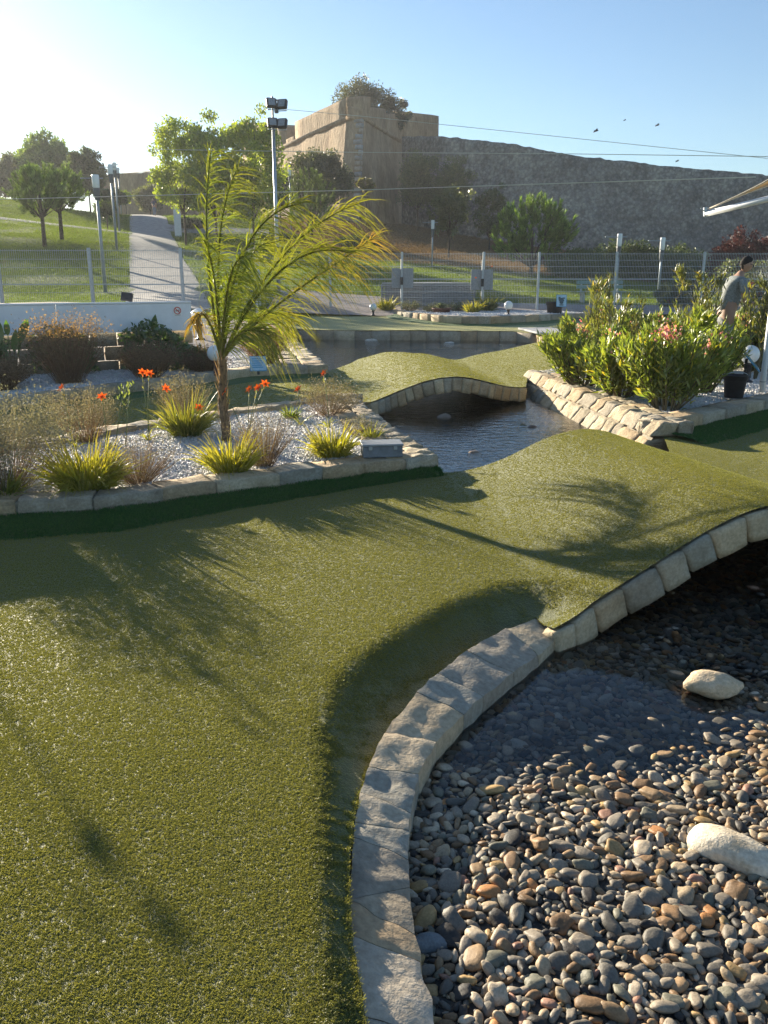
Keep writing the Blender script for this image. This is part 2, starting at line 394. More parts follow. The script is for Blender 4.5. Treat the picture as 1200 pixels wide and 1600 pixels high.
# ------------------------------------------------------------------ stones
def cube_template(n):
    idx = {}; V = []; Fq = []
    def vid(p):
        k = tuple(round(c, 4) for c in p)
        if k not in idx: idx[k] = len(V); V.append(p)
        return idx[k]
    for ax in range(3):
        for s in (-1, 1):
            for i in range(n):
                for j in range(n):
                    q = []
                    for di, dj in ((0, 0), (1, 0), (1, 1), (0, 1)):
                        p = [0, 0, 0]; p[ax] = s; p[(ax + 1) % 3] = -1 + 2 * (i + di) / n; p[(ax + 2) % 3] = -1 + 2 * (j + dj) / n
                        q.append(vid(tuple(p)))
                    Fq.append(q if s > 0 else q[::-1])
    return np.array(V), np.array(Fq)
CT_ = {n: cube_template(n) for n in (2, 3, 4, 6, 8)}
def hexstone(name, c8, n=3, rough=.012, k=9, freq=6.0, smooth=False, shared=False):
    """irregular block filling the eight corners c8 (bottom ring, then top ring)"""
    V, Fq = CT_[n]; c8 = np.array([tuple(p) for p in c8])
    r = (np.abs(V) ** k).sum(1) ** (1 / k); q = V / r[:, None]
    u, v, w = ((q + 1) / 2).T
    co = (c8[0] * ((1-u)*(1-v)*(1-w))[:, None] + c8[1] * (u*(1-v)*(1-w))[:, None] + c8[2] * (u*v*(1-w))[:, None] + c8[3] * ((1-u)*v*(1-w))[:, None]
          + c8[4] * ((1-u)*(1-v)*w)[:, None] + c8[5] * (u*(1-v)*w)[:, None] + c8[6] * (u*v*w)[:, None] + c8[7] * ((1-u)*v*w)[:, None])
    o = 0.0 if shared else random.uniform(0, 100)
    if rough: co = co + np.array([noise.noise_vector(Vector(p) * freq + Vector((o, o, o))) for p in co]) * rough
    me = np_mesh(name, co, Fq)
    if smooth: me.polygons.foreach_set('use_smooth', np.ones(len(me.polygons), bool)); me.set_sharp_from_angle(angle=R(28))
    return me
PAL = [(.82, .88, .95), (1.0, .86, .7), (1, 1, 1), (1.08, 1.0, .88), (.92, .92, .95), (.85, .82, .78), (1.12, 1.05, .95), (1.05, .92, .78), (.78, .78, .8), (1.2, 1.15, 1.05)]
def pal(lo=.85, hi=1.1):
    c = random.choice(PAL); k = random.uniform(lo, hi); return tuple(x * k for x in c)
def V2(p): return Vector((p[0], p[1]))
def wall(name, label, cat, outer, width, ztop, zbase, length=.35, rows=1, courses=1, mat=None, n=3, rough=.012, batter=0.0, group=None, left=True, gap=.007, freq=6, cap=.5, jit=.25, core=True, smooth=False, k=44, shared=False, slant=0.0, hj=.006):
    """a low stone edging that follows the line outer; the body lies on its left (or right)"""
    mat = mat or M['stone']
    zt = ztop if callable(ztop) else (lambda x, y: ztop)
    zb = zbase if callable(zbase) else (lambda x, y: zbase)
    pts = resample(outer, .04); s = [0.0]
    for a, b in zip(pts[:-1], pts[1:]): s.append(s[-1] + (b - a).length)
    tot = s[-1]; S = np.array(s); A = np.array([(p.x, p.y) for p in pts])
    def at(d, off):
        d = min(max(d, 0), tot); x = np.interp(d, S, A[:, 0]); y = np.interp(d, S, A[:, 1])
        e = .06; t = Vector((np.interp(d + e, S, A[:, 0]) - np.interp(d - e, S, A[:, 0]), np.interp(d + e, S, A[:, 1]) - np.interp(d - e, S, A[:, 1]))).normalized()
        nn = Vector((-t.y, t.x)) if left else Vector((t.y, -t.x)); return Vector((x, y)) + nn * off
    p0 = at(tot / 2, 0); root = empty(name, (p0.x, p0.y, zb(p0.x, p0.y)), label, cat, group); ro = root.location
    W = width if callable(width) else (lambda d: width)
    def block(d0, d1, o0, o1, tz, bz, bt, s0=0, s1=0):
        # tz, bz are height fractions between base and top
        c = []
        for fr in (bz, tz):
            for d, o in ((d0 + s0 * (o0 - .5), o0), (d1 + s1 * (o0 - .5), o0), (d1 + s1 * (o1 - .5), o1), (d0 + s0 * (o1 - .5), o1)):
                q = at(d, o * W(d) - (batter * (1 - fr) if o == 0 and bt else 0)); z = zb(q.x, q.y) * (1 - fr) + zt(q.x, q.y) * fr
                c.append(Vector((q.x, q.y, z)) - ro)
        if not left: c = [c[i] for i in (3, 2, 1, 0, 7, 6, 5, 4)]
        h = random.uniform(-hj, hj)
        for p in c[4:]: p.z += h
        o = inst('stone', hexstone('stone', c, n, rough, k, freq, smooth, shared), root, None, pal()); o.data.materials.append(mat)
    fr = [0] + [cap * i / (courses - 1) for i in range(1, courses)] + [1] if courses > 1 else [0, 1]
    for ci in range(courses):
        top = ci == courses - 1; rr = rows if top else 1
        for r_ in range(rr):
            d = 0.0; o0, o1 = (r_ / rows, (r_ + 1) / rows) if top else (0, .9 / rows); s0 = 0.0
            if rr > 1: o0 += .008 * (r_ > 0); o1 -= .008 * (r_ < rr - 1)
            first = True
            while d < tot - .01:
                l = length * random.uniform(1 - jit, 1 + jit) * (random.uniform(.5, 1) if first else 1); first = False
                e = d + l
                if tot - e < length * .5: e = tot
                s1 = random.uniform(-slant, slant) if e < tot - .01 else 0.0
                block(d + gap / 2, min(e, tot) - gap / 2, o0, o1, fr[ci + 1] - (.02 if not top else 0), fr[ci] + (.02 if ci else 0), True, s0, s1); d = e; s0 = s1
    if core:
        mb = MB(); ds = np.linspace(0, tot, max(2, int(tot / .2)))
        for d in ds:
            for off, f_ in ((.02 * W(d) + .02, 0), (.02 * W(d) + .02, .97), (.96 * W(d), .97), (.96 * W(d), 0)):
                q = at(d, off - (batter * (1 - f_) if off < .1 else 0)); zz = zb(q.x, q.y) * (1 - f_) + zt(q.x, q.y) * f_ - (.003 if slant else .006)
                mb.v.append(tuple(Vector((q.x, q.y, zz)) - ro))
        for i in range(len(ds) - 1):
            for j in range(3): mb.f.append((i*4+j, i*4+j+1, i*4+j+5, i*4+j+4)); mb.m.append(0)
        mb.build('mortar', M['mortar'], root)
    return root

# ------------------------------------------------------------------ outlines of ponds, greens and beds
WATER = -.17
cop_out = [Vector(q) for q in ((.16, -.6), (.02, .9))] + [Vector(P2(px, py, -.05)) for px, py in ((574, 1600), (552, 1500), (546, 1400), (548, 1320), (562, 1235), (592, 1150), (645, 1085), (715, 1025), (780, 980), (838, 955))]
cop_out = smooth_line(cop_out, 2)
cop_np = np.array([(p.x, p.y) for p in resample(cop_out, .05)])
def cop_dist(x, y):
    d = np.hypot(cop_np[:, 0] - x, cop_np[:, 1] - y); i = int(d.argmin()); return d[i], i / (len(cop_np) - 1)
bridge_front = smooth_line([(.80, 3.62), (1.1, 3.85), (1.5, 4.0), (2.0, 4.14), (2.5, 4.2), (3.0, 4.22), (3.5, 4.25)], 1)
PL_front = [P2(px, py, 0) for px, py in ((683, 738), (600, 747), (545, 754), (405, 774), (350, 781), (175, 809), (0, 817))] + [(-3.5, 5.0), (-5, 4.5), (-9, 3.6)]   # front foot of the palm bed
PL_right = [P2(683, 738, 0), P2(620, 672, .14), P2(548, 614, .14)]
PL_back = [P2(548, 614, .14), P2(400, 634, .14), P2(200, 662, .14), P2(60, 688, .14), (-5, 6.9), (-9, 5.0)]
PR_front = [P2(1036, 686, -.04), P2(1115, 668, -.04), P2(1200, 646, -.04), (6.5, 11.4), (9.5, 14)]
PR_left = [P2(1034, 662, .13), P2(960, 632, .13), P2(880, 600, .13), P2(825, 578, .13)]
P2_front = [P2(512, 571, .2), P2(405, 574, .2), P2(300, 588, .2), P2(200, 600, .2), P2(60, 617, .2), P2(0, 626, .2), (-6, 8.2), (-9, 7.0)]
P2_right = [P2(512, 571, .2), P2(480, 545, .2), P2(456, 524, .2), P2(446, 512, .2)]
near_poly = [(p.x, p.y) for p in cop_out] + [(p.x, p.y) for p in bridge_front] + [(3.7, 3.2), (4.2, 1.0), (4.6, -.6), (10, -.6), (10, 14.3)] \
    + [PR_front[i] for i in (3, 2, 1, 0)] + [(2.62, 7.5), (2.35, 7.05), (2.0, 6.8), (1.5, 6.62), (1.0, 6.55)] + PL_front + [(-9, -.6)]
def hump(x, y):
    xc = 1.62 + (6.6 - y) * .2; hw = 1.15 + (6.6 - y) * .08
    u = (x - xc) / hw
    if abs(u) >= 1 or y < 3 or y > 9.5: return 0.0
    return (.35 + .03 * (6.6 - y)) * math.cos(u * math.pi / 2) ** 2 * float(1 - sst(7.2, 8.6, y))
def z_near(x, y):
    d, u = cop_dist(x, y)
    w = .09 + .26 * float(sst(.5, .8, u)); amp = .035 + .085 * float(sst(.5, .8, u)) * float(1 - .5 * sst(.93, 1, u))
    z = -amp * float(1 - sst(0, w, d)) if d < w and x < 3 else 0.0
    h = hump(x, y)
    z = z * (1 - min(1, h / .1)) + h - .04 * float(sst(2.6, 3.4, x))
    return z + .012 * noise.noise(Vector((x * .9, y * .9, 3)))
mid_front = smooth_line([P2(578, 634, .0), P2(610, 612, .12), P2(650, 592, .26), P2(700, 582, .33), P2(750, 583, .30), P2(790, 590, .2), P2(822, 598, .1)], 1)
far_poly = [PL_back[i] for i in (5, 4, 3, 2, 1, 0)] + [(p.x, p.y) for p in mid_front] + [PR_left[3], (7, 17.5), (10, 18), (10, 28), P2(930, 498, .2), P2(860, 501, .18), P2(758, 505, .18), P2(690, 503, .18), P2(628, 497, .2), P2(597, 489, .2), (-1.5, 29.5), (-7, 29.5), (-7, 24.5)] \
    + [P2(450, 514, .1), P2(560, 516, .1), P2(700, 516, .1), P2(800, 517, .1), P2(838, 520, .1), P2(860, 526, .06), P2(850, 531, .06), P2(815, 539, .06), P2(780, 547, .06), P2(748, 553, .05), P2(720, 556, .1), P2(690, 550, .26), P2(645, 546, .34), P2(600, 549, .24), P2(560, 562, .08), P2(535, 572, .04), P2(512, 580, .04)] + P2_front[1:]
def z_far(x, y):
    xc = .88 - (y - 10.9) * .12; hw = 1.2
    u = (x - xc) / hw; h = 0.0
    if abs(u) < 1 and 10 < y < 17: h = .235 * math.cos(u * math.pi / 2) ** 2 * float(1 - sst(15.2, 16.5, y))
    base = .04 + .06 * float(sst(20, 24, y)) + .14 * float(sst(25, 29.5, y))
    return base + h + .012 * noise.noise(Vector((x * .7, y * .7, 9)))

def turfmat(name, a, b_, c, bd=.006, sparkle=.35):
    m, nt, N, L, b = mat_new(name)
    f = nz(nt, 140, 3, .7); f2 = nz(nt, .9, 4); f3 = nz(nt, 45, 3, .7)
    cc = ramp(nt, mix(nt, f, f3, .4), [(.35, a), (.52, b_), (.68, c)])
    cc = mix(nt, cc, ramp(nt, f2, [(.35, (.82, .86, .8)), (.65, (1.08, 1.05, 1.0))]), 1.0, 'MULTIPLY')
    L.new(cc, b.inputs['Base Color']); b.inputs['Roughness'].default_value = .55
    b.inputs['Sheen Weight'].default_value = sparkle; b.inputs['Sheen Roughness'].default_value = .4; b.inputs['Sheen Tint'].default_value = (.8, .75, .35, 1)
    L.new(bump(nt, f, 1.0, bd, bump(nt, f3, 1.0, bd * 1.5)), b.inputs['Normal']); return m
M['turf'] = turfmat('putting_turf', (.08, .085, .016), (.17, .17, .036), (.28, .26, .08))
M['turf_under'] = turfmat('putting_turf_base', (.045, .055, .012), (.09, .10, .024), (.15, .145, .042))  # darker copy of the turf colour, painted as shade between the blades
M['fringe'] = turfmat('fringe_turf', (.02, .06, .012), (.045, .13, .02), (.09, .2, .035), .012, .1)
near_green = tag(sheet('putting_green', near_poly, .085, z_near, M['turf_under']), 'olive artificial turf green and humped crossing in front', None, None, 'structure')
far_green = tag(sheet('putting_green', far_poly, .16, z_far, M['turf']), 'artificial turf lanes and greens around the far pond', None, None, 'structure')
# dark longer turf strips at the foot of the beds
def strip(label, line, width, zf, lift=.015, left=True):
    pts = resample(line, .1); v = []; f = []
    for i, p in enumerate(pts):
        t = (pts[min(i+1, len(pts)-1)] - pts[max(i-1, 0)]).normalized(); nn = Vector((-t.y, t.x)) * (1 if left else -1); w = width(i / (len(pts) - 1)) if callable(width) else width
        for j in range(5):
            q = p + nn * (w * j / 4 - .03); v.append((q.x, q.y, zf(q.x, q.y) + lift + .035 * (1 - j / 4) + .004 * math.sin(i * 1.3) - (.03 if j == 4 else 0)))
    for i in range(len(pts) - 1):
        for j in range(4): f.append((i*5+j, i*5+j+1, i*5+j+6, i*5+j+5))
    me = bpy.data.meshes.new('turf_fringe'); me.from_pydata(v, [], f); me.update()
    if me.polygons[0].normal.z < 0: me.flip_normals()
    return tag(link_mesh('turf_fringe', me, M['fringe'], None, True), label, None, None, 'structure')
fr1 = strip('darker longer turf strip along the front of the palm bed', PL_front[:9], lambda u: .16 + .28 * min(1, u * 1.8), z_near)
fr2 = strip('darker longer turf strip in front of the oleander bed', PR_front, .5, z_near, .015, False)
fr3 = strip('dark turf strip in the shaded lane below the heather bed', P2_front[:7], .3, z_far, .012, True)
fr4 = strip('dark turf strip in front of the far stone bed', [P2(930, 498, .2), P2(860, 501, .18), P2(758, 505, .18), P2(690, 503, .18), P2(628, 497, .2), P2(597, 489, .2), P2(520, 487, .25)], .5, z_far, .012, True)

# turf blades
def tuft_mesh(name, nb, lmin, lmax, w, spread, c0, c1):
    B = np.c_[rng.normal(0, spread, (nb, 2)), np.zeros(nb)]
    Dv = np.c_[rng.normal(0, .75, (nb, 2)), np.ones(nb)]
    t = rng.uniform(0, 1, (nb, 1)); tint = np.array(c0) * (1 - t) + np.array(c1) * t
    return blade_mesh(name, B, Dv, rng.uniform(lmin, lmax, nb), w, rng.uniform(.1, .6, nb), tint * .6, tint * 1.25, K=2)  # roots darkened as shade, tips brightened as sunlit flecks
M['turf_blade'] = leafmat('turf_blade', .45, .025, .35, (1.15, 1.1, .5))
M['fringe_blade'] = leafmat('fringe_blade', .4, .06, .4, (1.1, 1.2, .5))
M['lawn_blade'] = leafmat('lawn_blade', .6, .04, .4, (1.15, 1.2, .5))
def scatter_gn(name, label, tuft, pts, rot, scl):
    me = bpy.data.meshes.new(name); me.vertices.add(len(pts)); me.vertices.foreach_set('co', pts.astype(np.float32).ravel())
    a = me.attributes.new('rot', 'FLOAT_VECTOR', 'POINT'); a.data.foreach_set('vector', rot.astype(np.float32).ravel())
    a = me.attributes.new('scl', 'FLOAT', 'POINT'); a.data.foreach_set('value', scl.astype(np.float32))
    o = bpy.data.objects.new(name, me); col.objects.link(o)
    ng = bpy.data.node_groups.new(name, 'GeometryNodeTree')
    ng.interface.new_socket('Geometry', in_out='INPUT', socket_type='NodeSocketGeometry'); ng.interface.new_socket('Geometry', in_out='OUTPUT', socket_type='NodeSocketGeometry')
    N = ng.nodes; gi = N.new('NodeGroupInput'); go = N.new('NodeGroupOutput'); ip = N.new('GeometryNodeInstanceOnPoints'); ob = N.new('GeometryNodeObjectInfo'); ob.inputs['Object'].default_value = tuft
    nr = N.new('GeometryNodeInputNamedAttribute'); nr.data_type = 'FLOAT_VECTOR'; nr.inputs[0].default_value = 'rot'
    ns = N.new('GeometryNodeInputNamedAttribute'); ns.data_type = 'FLOAT'; ns.inputs[0].default_value = 'scl'
    L = ng.links; L.new(gi.outputs[0], ip.inputs['Points']); L.new(ob.outputs['Geometry'], ip.inputs['Instance'])
    L.new(nr.outputs[0], ip.inputs['Rotation']); L.new(ns.outputs[0], ip.inputs['Scale']); L.new(ip.outputs[0], go.inputs[0])
    md = o.modifiers.new('scatter', 'NODES'); md.node_group = ng
    return tag(o, label, None, None, 'stuff')
def view_filter(p, m=.08):
    d = p[:, 1] * CP + (CAM_H - p[:, 2]) * SP
    return (d > .3) & (np.abs(p[:, 0]) < d * (.4615 + m) + .1)
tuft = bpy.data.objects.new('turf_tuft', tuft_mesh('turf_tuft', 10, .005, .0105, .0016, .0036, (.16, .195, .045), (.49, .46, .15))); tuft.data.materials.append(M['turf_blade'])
ftuft = bpy.data.objects.new('fringe_tuft', tuft_mesh('fringe_tuft', 12, .014, .03, .0028, .007, (.03, .12, .016), (.11, .30, .04))); ftuft.data.materials.append(M['fringe_blade'])
def turf_points(poly, y0, y1, dens):
    area = [p for p in ((-5, y0), (5, y0), (5, y1), (-5, y1))]
    n = int(10 * (y1 - y0) * dens); p = np.c_[rng.uniform(-5, 5, n), rng.uniform(y0, y1, n)]
    p = p[view_filter(np.c_[p, np.zeros(len(p))], .06)]; return p[in_poly(p, poly)]
TP = np.concatenate([turf_points(near_poly, 1.2, 3.2, 48000), turf_points(near_poly, 3.2, 5.5, 36000), turf_points(near_poly, 5.5, 9, 16000)])
dens_ = np.select([TP[:, 1] < 3.2, TP[:, 1] < 5.5], [48000, 36000], 16000); TP = TP[rng.uniform(size=len(TP)) < 48000 * np.minimum(1, (2.4 / TP[:, 1])) ** 1.25 / dens_]
# heights by a lookup grid (fast)
gx = np.arange(-5, 6, .03); gy = np.arange(1, 9.2, .03)
ZG = np.array([[z_near(a, b) for a in gx] for b in gy])
def zlook(p):
    i = np.clip((p[:, 1] - 1) / .03, 0, len(gy) - 1.01); j = np.clip((p[:, 0] + 5) / .03, 0, len(gx) - 1.01); a, b = i.astype(int), j.astype(int); u, v = i - a, j - b
    return ZG[a, b] * (1-u) * (1-v) + ZG[a+1, b] * u * (1-v) + ZG[a, b+1] * (1-u) * v + ZG[a+1, b+1] * u * v
zz = zlook(TP); sx = (zlook(TP + [.03, 0]) - zz) / .03; sy = (zlook(TP + [0, .03]) - zz) / .03
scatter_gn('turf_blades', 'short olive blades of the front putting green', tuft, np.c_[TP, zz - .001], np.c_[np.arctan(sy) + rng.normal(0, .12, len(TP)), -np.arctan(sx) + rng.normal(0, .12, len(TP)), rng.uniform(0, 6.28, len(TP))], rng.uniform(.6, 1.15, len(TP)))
def mesh_points(o, dens, lo=0):
    me = o.data; P_ = []
    for f in me.polygons:
        k = f.area * dens; k = int(k) + (random.random() < k % 1); vs_ = [me.vertices[i].co for i in f.vertices]
        for _ in range(k):
            u, w = random.random(), random.random(); P_.append(tuple(vs_[0].lerp(vs_[1], u).lerp(vs_[3].lerp(vs_[2], u), w)))
    return np.array(P_)
FP = np.concatenate([mesh_points(fr1, 7000), mesh_points(fr2, 3500)]); FP = FP[view_filter(FP, .05)]
scatter_gn('fringe_blades', 'longer dark green blades of the turf strips', ftuft, FP, np.c_[rng.normal(0, .15, (len(FP), 2)), rng.uniform(0, 6.28, len(FP))], rng.uniform(.8, 1.3, len(FP)))

q_ = np.c_[rng.uniform(-4, 6, 260000), rng.uniform(8.5, 20, 260000)]; q_ = q_[in_poly(q_, far_poly) & (rng.uniform(size=len(q_)) < (9.5 / q_[:, 1]) ** 2)]; q_ = q_[view_filter(np.c_[q_, np.zeros(len(q_))], .03)]
zq = np.array([z_far(a, b) for a, b in q_])
scatter_gn('turf_blades', 'short olive blades of the far humped green', tuft, np.c_[q_, zq - .001], np.c_[rng.normal(0, .12, (len(q_), 2)), rng.uniform(0, 6.28, len(q_))], rng.uniform(1.3, 2.2, len(q_)))
gtuft = bpy.data.objects.new('grass_tuft', tuft_mesh('grass_tuft', 14, .03, .085, .009, .05, (.11, .17, .016), (.32, .38, .05))); gtuft.data.materials.append(M['lawn_blade'])
dtuft = bpy.data.objects.new('dry_tuft', tuft_mesh('dry_tuft', 12, .04, .16, .012, .06, (.16, .11, .055), (.34, .25, .13))); dtuft.data.materials.append(M['leaf_dry'])
q_ = np.c_[rng.uniform(-48, 50, 900000), rng.uniform(23, 82, 900000)]; q_ = q_[view_filter(np.c_[q_, np.full(len(q_), 1.0)], .03)]; q_ = q_[rng.uniform(size=len(q_)) < np.minimum(1, (34 / q_[:, 1]) ** 1.6)]
pl, pr = np.array(path_l), np.array(path_r); xl = np.interp(q_[:, 1], pl[:, 1], pl[:, 0]); xr = np.interp(q_[:, 1], pr[:, 1], pr[:, 0])
paved = ((q_[:, 0] > xl - .05) & (q_[:, 0] < xr + .05)) | ((q_[:, 0] > -4) & (q_[:, 0] < 14) & (q_[:, 1] < 33.6)) | ((q_[:, 0] < -2.6) & (q_[:, 1] < 24.2)) | (q_[:, 1] < 28.4) & (q_[:, 0] > -2.6); q_ = q_[~paved]
zq = np.concatenate([Gn(q_[i:i+4000]) for i in range(0, len(q_), 4000)])
dr_ = sst(-9, -3, q_[:, 0] + (q_[:, 1] - 60) * .2) * sst(50, 60, q_[:, 1] + q_[:, 0] * .25) + rng.normal(0, .15, len(q_)) > .5
for nm, lb, tf_, k_ in (('lawn_grass', 'green lawn grass on the slopes', gtuft, ~dr_), ('dry_grass', 'dry grass and litter on the fort slope', dtuft, dr_ & (rng.uniform(size=len(q_)) < .5))):
    a_ = q_[k_]; scatter_gn(nm, lb, tf_, np.c_[a_, zq[k_] - .01], np.c_[rng.normal(0, .15, (len(a_), 2)), rng.uniform(0, 6.28, len(a_))], rng.uniform(.7, 1.5, len(a_)) * (1 + (a_[:, 1] - 23) / 60))

# ------------------------------------------------------------------ water and pond bed
def water_mat(name, k, ior):
    m, nt, N, L, b = mat_new(name); N.remove(b); out = N['Material Output']
    f = nz(nt, 7, 3, .55, stretch=(1, 1.6, 1)); f2 = nz(nt, 28, 2, .5, stretch=(1, 1.5, 1))
    n1 = bump(nt, f, .45 * k, .03, bump(nt, f2, .3 * k, .010))
    fr = N.new('ShaderNodeFresnel'); fr.inputs[0].default_value = ior; L.new(n1, fr.inputs['Normal'])
    tr = N.new('ShaderNodeBsdfTransparent'); tr.inputs[0].default_value = (.93, .96, .97, 1)
    gl = N.new('ShaderNodeBsdfGlossy'); gl.inputs['Roughness'].default_value = .02; L.new(n1, gl.inputs['Normal'])
    mx = N.new('ShaderNodeMixShader'); L.new(fr.outputs[0], mx.inputs[0]); L.new(tr.outputs[0], mx.inputs[1]); L.new(gl.outputs[0], mx.inputs[2]); L.new(mx.outputs[0], out.inputs[0]); return m
M['water'] = water_mat('rippled_pond_water', .8, 1.8); M['calm'] = water_mat('calm_pond_water', .10, 1.333)
wm = MB(); wm.add([(-4.5, 6.2, WATER), (5.2, 6.2, WATER), (6.0, 26, WATER), (-4.5, 26, WATER)], [(0, 1, 2, 3)])
tag(wm.build('water', M['water']), 'rippled water of the middle and far ponds', None, None, 'structure')
wm = MB(); wm.add([(-.6, -.6, WATER), (4.9, -.6, WATER), (5.2, 6.2, WATER), (-.6, 6.2, WATER)], [(0, 1, 2, 3)])
tag(wm.build('water', M['calm']), 'clear shallow water of the near pond', None, None, 'structure')
def z_bed(x, y):
    # shallow stony shore at the near right, deeper towards and beyond the crossing
    s = float(sst(.3, 2.2, .45 * (x - .25) + .9 * (3.55 - y)))
    return -.205 + .070 * s + .015 * noise.noise(Vector((x * 1.5, y * 1.5, 5)))
M['bed'] = simple('pond_bed', (.07, .065, .055), .9, 0, .4, 30, .02)
bed = sheet('pond_bed', [(-.4, -.6), (4.7, -.6), (4.7, 7.2), (-.4, 7.2)], .12, z_bed, M['bed'])
tag(bed, 'pebble covered bed of the near pond', None, None, 'structure')
bm_ = MB(); bm_.add([(-4.6, 6.9, -.55), (6.2, 6.9, -.55), (6.2, 26.2, -.55), (-4.6, 26.2, -.55)], [(0, 1, 2, 3)])
M['sky_tinted_bed'] = simple('sky_tinted_pond_floor', (.22, .25, .27), .9, 0, .4, 8, .02)  # floor lightened to grey-blue to stand in for sky reflected on the water
tag(bm_.build('pond_floor', M['sky_tinted_bed']), 'floor of the two far ponds, tinted grey-blue for the reflected sky', None, None, 'structure')

# inside of the near pond edging
cop_in_dist = .235
PEB_COL = [((.27, .25, .22), 4), ((.20, .19, .175), 5), ((.13, .13, .125), 4), ((.34, .29, .22), 3), ((.27, .20, .13), 3.5), ((.19, .13, .08), 3), ((.46, .42, .36), 1.6), ((.34, .18, .08), .35), ((.26, .16, .13), .6), ((.04, .04, .042), 1.8), ((.34, .25, .13), 1.5), ((.15, .16, .14), 2)]
_pw = np.array([w for _, w in PEB_COL]); _pw /= _pw.sum(); _pc = np.array([c for c, _ in PEB_COL]) * np.array([1.45, 1.34, 1.16])
def ico(sub):
    import bmesh
    b = bmesh.new(); bmesh.ops.create_icosphere(b, subdivisions=sub, radius=1); b.verts.ensure_lookup_table()
    v = np.array([tuple(p.co) for p in b.verts]); f = np.array([[q.index for q in t.verts] for t in b.faces]); b.free(); return v, f
def pebble_shape(v, seed):
    r_ = np.random.default_rng(seed); k = r_.uniform(1.7, 3.0); q = v / ((np.abs(v) ** k).sum(1) ** (1 / k))[:, None]
    o = Vector(r_.uniform(0, 50, 3)); d = np.array([noise.noise(Vector(p) * 1.1 + o) for p in v]); d2 = np.array([noise.noise(Vector(p) * 2.6 + o) for p in v])
    q = q * (1 + .26 * d + .11 * d2)[:, None]
    return q * np.array([r_.uniform(1, 1.25), r_.uniform(.55, .92), r_.uniform(.30, .55)])
V3, F3 = ico(3); V2_, F2 = ico(2)
peb_me = []
for i in range(26):
    me = np_mesh('pebble', pebble_shape(V3, i), F3); me.polygons.foreach_set('use_smooth', np.ones(len(me.polygons), bool)); me.materials.append(M['pebble']); peb_me.append(me)
boulders_at = [(P(1115, 1070, -.13), .085), (P(1140, 1345, -.17), .115), (P(665, 1482, -.16), .055)]
def cop_inner(p):  # signed: distance from the edging line to the pond side
    d = np.full(len(p), 9.0)
    for i in range(0, len(p), 4000):
        d[i:i+4000] = np.sqrt(((p[i:i+4000, None] - cop_np[None]) ** 2).sum(2)).min(1)
    return d
pond_poly = [(p.x, p.y) for p in cop_out] + [(.6, 3.9), (.6, 6.9), (4.4, 6.9), (4.4, -.6)]
peb = []; cell = {}
def try_add(x, y, r, ov):
    ci, cj = int(x / .1), int(y / .1)
    for a in (-1, 0, 1):
        for b in (-1, 0, 1):
            for (u, v, s) in cell.get((ci + a, cj + b), ()):
                if (u - x) ** 2 + (v - y) ** 2 < ((r + s) * ov) ** 2: return False
    cell.setdefault((ci, cj), []).append((x, y, r)); peb.append((x, y, r)); return True
for (c, r) in boulders_at: cell.setdefault((int(c.x / .1), int(c.y / .1)), []).append((c.x, c.y, r * .8))
cand = sample_poly([(-.1, .9), (3.6, .9), (3.6, 5.6), (.4, 5.6)], 80000)
cand = cand[in_poly(cand, pond_poly)]; cd = cop_inner(cand); cand = cand[(cd > .15 + .06 * sst(2.0, 3.2, cand[:, 1])) | (cand[:, 1] > 3.75)]
cand = cand[view_filter(np.c_[cand, np.full(len(cand), -.3)], .12)]
for lo, hi, ov, part in ((.021, .030, .84, .03), (.014, .021, .78, .30), (.010, .015, .74, .8), (.006, .010, .70, 1.0)):
    for x, y in cand[:int(len(cand) * part)]: try_add(x, y, random.uniform(lo, hi), ov)
    cand = cand[rng.permutation(len(cand))]
peb = np.array(peb)
t_dist = peb[:, 1] * CP + (CAM_H + .25) * SP
order = np.argsort(-(peb[:, 2] / t_dist))
inview = (np.abs(peb[:, 0]) < t_dist * .47) & (peb[:, 1] > 1.55) & (peb[:, 1] < 4.3)
order = np.r_[order[inview[order]], order[~inview[order]]]
def peb_pose(x, y, r):
    z = z_bed(x, y) + r * random.uniform(.1, .5)
    return z, Matrix.Rotation(random.uniform(0, 6.28), 4, 'Z') @ Matrix.Rotation(random.gauss(0, .28), 4, 'X') @ Matrix.Rotation(random.gauss(0, .28), 4, 'Y')
for i in order[:300]:
    x, y, r = peb[i]; z, Rm = peb_pose(x, y, r); c = _pc[rng.choice(len(_pc), p=_pw)] * random.uniform(.8, 1.2)
    s = r * 1.22
    inst('pebble', random.choice(peb_me), bed, Matrix.Translation((x, y, z)) @ Rm @ Matrix.Diagonal((s, s, s, 1)), tuple(c))
rest = order[300:]
shapes = [pebble_shape(V2_, 100 + i) for i in range(12)]
sel = rng.integers(0, 12, len(rest)); TV = np.array(shapes)
pos = []; rot = []; 
for i in rest:
    z, Rm = peb_pose(*peb[i]); pos.append((peb[i][0], peb[i][1], z)); rot.append(np.array(Rm.to_3x3()))
pos = np.array(pos); rot = np.array(rot); sc_ = peb[rest][:, 2] * 1.22
Vall = np.einsum('nij,nkj->nki', rot, TV[sel] * sc_[:, None, None]) + pos[:, None]
cc = _pc[rng.choice(len(_pc), len(rest), p=_pw)] * rng.uniform(.8, 1.2, (len(rest), 1))
me = np_mesh('pebble', Vall.reshape(-1, 3), ((np.arange(len(rest)) * len(V2_))[:, None, None] + F2[None]).reshape(-1, 3), np.repeat(cc, len(V2_), 0))
tag(link_mesh('pebble', me, M['pebble_mass'], bed, True), None, None, None, 'stuff')
print('far turf', 0) if 0 else print('pebbles', len(peb), 'turf', len(TP), 'fringe', len(FP))

